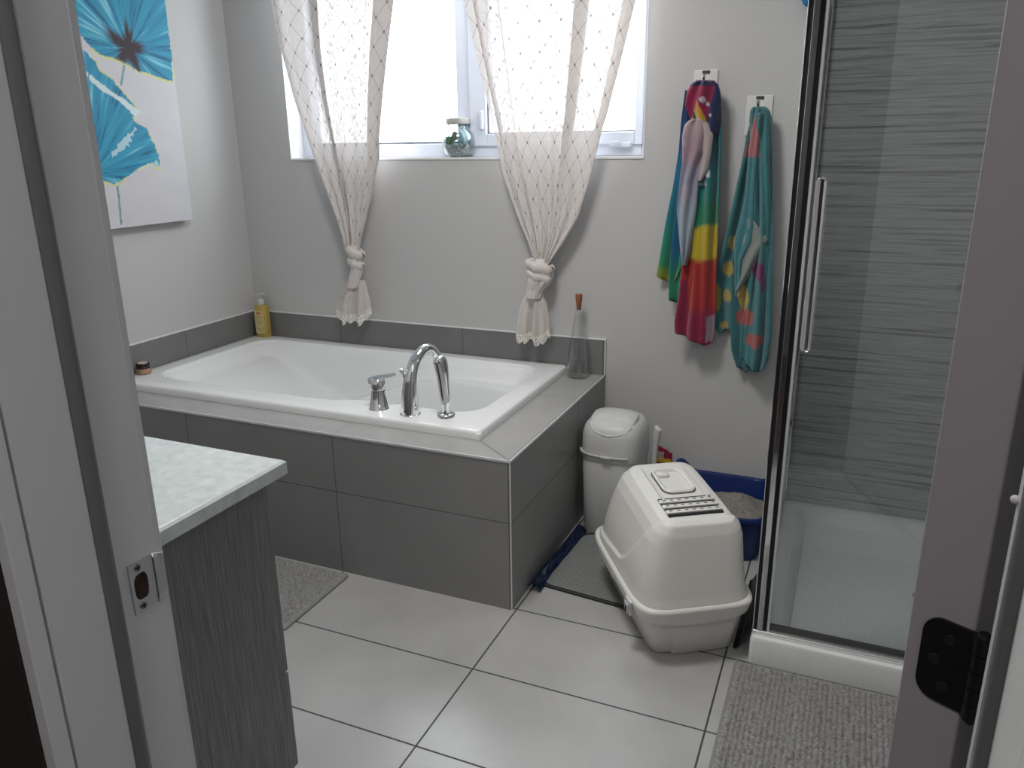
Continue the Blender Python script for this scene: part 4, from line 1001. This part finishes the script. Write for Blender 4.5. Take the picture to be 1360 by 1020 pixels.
# ---- snack bag
t = thing('treat_bag', 'small red and yellow treat bag behind the scoop', 'bag', (.265, .83, 0))
def bagring(z, hx_, hy_): return [(.262+p[0], .865+p[1]+.003*math.sin(9*p[0]*30), z+(.030*(-p[0]/.03-.0) if z > .1 else 0)*.5) for p in (se(2*PI*k/40, hx_, hy_, 3) for k in range(40))]
bm = bmesh.new(); add_loft(bm, [bagring(0, .026, .030), bagring(.02, .029, .034), bagring(.12, .029, .032), bagring(.165, .028, .024), bagring(.205, .028, .012), bagring(.238, .027, .004)]); bb = obj('bag_body', bm, mat('maroon_foil', (.22, .012, .03), .3), t, smooth=60)
obj('yellow_band', B((.236, .289, .846, .849, .192, .207)), mat('yellow_foil', (.55, .36, .04), .35), bb)
obj('pale_corner', B((.236, .262, .848, .852, .207, .232)), mat('pale_foil', (.5, .42, .36), .4, noise_amt=.5, noise_scale=90), bb)

# ---- open blue litter pan
t = thing('open_litter_pan', 'blue open litter pan in the corner behind the covered box', 'litter pan', (.47, .72, 0))
def panz(x, y):   # rim height: low scoops between raised corners
    return .152+.045*sm(.11, .165, -x)*sm(.10, .17, y)+.024*sm(.13, .17, x)*sm(.10, .17, y)+.014*sm(.02, -.15, y)
def pring(s, z, top=False, g=0):
    out = []
    for k in range(96):
        a = 2*PI*k/96; x, y = se(a, (.190)*s-g, (.198)*s-g, 6); out.append((.482+x, .722+y, panz(x, y)+z if top else z))
    return out
bm = bmesh.new()
add_loft(bm, [pring(.84, 0), pring(.86, .004), pring(.955, -.018, True), pring(1.0, -.016, True), pring(1.0, -.002, True), pring(.985, .002, True), pring(.94, 0, True), pring(.925, -.006, True), pring(.83, .010)], cap1=True)
obj('pan', bm, blue_m, t, smooth=50)
bm = bmesh.new()
def heap(u, v):
    a = 2*PI*u; x, y = se(a, .165*v, .170*v, 4); z = .085+.055*math.exp(-((x-.06)**2+(y-.06)**2)/.006)+.006*noise.noise(Vector((x*60, y*60, 0)))+.010*noise.noise(Vector((x*16, y*16, 2)))
    return (.482+x, .722+y, z)
add_grid(bm, 90, 40, heap, close=True)
o = obj('cat_litter', bm, mat('cat_litter_grains', (.34, .31, .28), .95, noise_amt=.6, noise_scale=260, bump=1, bump_scale=300), None, smooth=180); tag(o, 'grey clay litter heaped in the blue pan', 'cat litter'); o['kind'] = 'stuff'
# ================================================================ MATS AND RUGS
def honeycomb():
    m = mat('honeycomb_rubber', (.16, .17, .165), .7); nt = m.node_tree; N = nt.nodes; L = nt.links; b = N['Principled BSDF']
    tc = N.new('ShaderNodeTexCoord'); v = N.new('ShaderNodeTexVoronoi'); v.inputs['Scale'].default_value = 58; v.inputs['Randomness'].default_value = .0
    mp = N.new('ShaderNodeMapping'); mp.inputs['Rotation'].default_value = (0, 0, .7); L.new(tc.outputs['Object'], mp.inputs[0]); L.new(mp.outputs[0], v.inputs['Vector'])
    r = N.new('ShaderNodeValToRGB'); r.color_ramp.elements[0].position = .22; r.color_ramp.elements[0].color = (.02, .021, .02, 1); r.color_ramp.elements[1].position = .46; r.color_ramp.elements[1].color = (.19, .20, .19, 1)
    L.new(v.outputs['Distance'], r.inputs[0]); L.new(r.outputs[0], b.inputs['Base Color'])
    bp = N.new('ShaderNodeBump'); bp.inputs['Strength'].default_value = 1; bp.inputs['Distance'].default_value = .004; L.new(v.outputs['Distance'], bp.inputs['Height']); L.new(bp.outputs[0], b.inputs['Normal'])
    return m
t = thing('litter_mat', 'grey honeycomb rubber litter mat with a black border beside the tub', 'mat', (.3, .36, 0), -.10)
def mo(name, bm, m, **k): o = obj(name, bm, m, None, **k); o.parent = t; return o
bm = bmesh.new(); add_loft(bm, [[(x, y, z) for x, y in rrect(-.27*1+g, .29-g, -.225+g, .175-g, .05, 8)] for g, z in ((0, .0), (0, .006), (.003, .008), (.010, .008), (.012, .0065))]); mo('border', bm, mat('black_rubber_edge', (.018, .020, .019), .6), smooth=50)
bm = bmesh.new(); add_loft(bm, [[(x, y, z) for x, y in rrect(-.258, .278, -.213, .163, .04, 8)] for z in (.004, .007)]); mo('grid', bm, honeycomb())
# crumpled blue liner between mat and tub
bm = bmesh.new()
def liner(u, v):
    y = lerp(.12, .56, v); x = .004+.040*u+.012*(1-abs(2*u-1))*noise.noise(Vector((y*14, u*3, 1))); z = .004+.028*math.sin(u*PI)*(.6+.8*noise.noise(Vector((y*18, u*4, 5))))+.012*(1-u)
    return (max(.003, x+.012*sm(.2, .55, y)), y, max(.002, z))
add_grid(bm, 16, 60, liner); tag(obj('plastic_liner', bm, mat('blue_liner', (.004, .012, .045), .3), smooth=180, solid=.001), 'crumpled dark blue plastic liner between the mat and the tub', 'plastic bag')
# black crumpled strip beside the shower curb
bm = bmesh.new()
def dark(u, v):
    y = lerp(.055, .44, v); x = lerp(.640, .680, u)
    return (x, y, .004+.13*u*u*(.85+.25*noise.noise(Vector((y*20, u*4, 0))))+.004*noise.noise(Vector((y*60, u*30, 0))))
add_grid(bm, 14, 60, dark); tag(obj('crumpled_strip', bm, mat('black_crumple', (.012, .012, .013), .35), smooth=180, solid=.001), 'black crumpled strip between the litter box and shower base', 'bag')

def rug(label, x0, x1, y0, y1, rot, seed, rowdir):
    t = thing('bath_rug', label, 'rug', ((x0+x1)/2, (y0+y1)/2, 0), rot)
    W_, H_ = (x1-x0)/2, (y1-y0)/2
    bm = bmesh.new(); st = .0030; nu = int(2*W_/st); nv = int(2*H_/st); rn = random.Random(seed)
    ofs = [rn.random()*10 for _ in range(500)]
    def f(u, v):
        x = lerp(-W_, W_, u); y = lerp(-H_, H_, v)
        e_ = min(W_-abs(x), H_-abs(y)); a, b = (x, y) if rowdir == 'x' else (y, x)
        row = b/.0125; ri = int(math.floor(row)); fr = row-ri
        bead = .5+.5*math.sin(a/.0098*2*PI+ofs[ri % 500]*6+6*noise.noise(Vector((a*25, ri*.7, seed))))
        z = .004+.015*math.sqrt(max(0, 1-(2*fr-1)**2))*(.25+.75*bead)+.006*noise.noise(Vector((x*95, y*95, seed)))
        if e_ < .012: z = .006+.004*math.sin(e_/.012*PI)
        if e_ < .0005: z = .0005
        return (x+.0015*noise.noise(Vector((x*70, y*70, 7))), y+.0015*noise.noise(Vector((x*70, y*70, 9))), z)
    add_grid(bm, nu, nv, f); o = obj('pile', bm, mat('grey_chenille', (.37, .367, .362), .95, noise_amt=.5, noise_scale=130, sheen=.3), None, smooth=180, recalc=False); o.parent = t; o['kind'] = 'stuff'
    bm = bmesh.new(); add_tube(bm, [(x, y, .004) for x, y in rrect(-W_, W_, -H_, H_, .01, 3)]+[(W_, H_-.01, .004)], .0045, 8); o = obj('edge_binding', bm, mat('rug_binding', (.25, .25, .25), .9), None, smooth=60); o.parent = t
rug('grey chenille bath rug on the floor in front of the tub, beyond the vanity', -1.26, -.574, -.345, -.020, 0, 2, 'x')
rug('grey chenille bath rug on the floor in front of the shower', .658, 1.20, -.62, -.004, 0, 5, 'y')
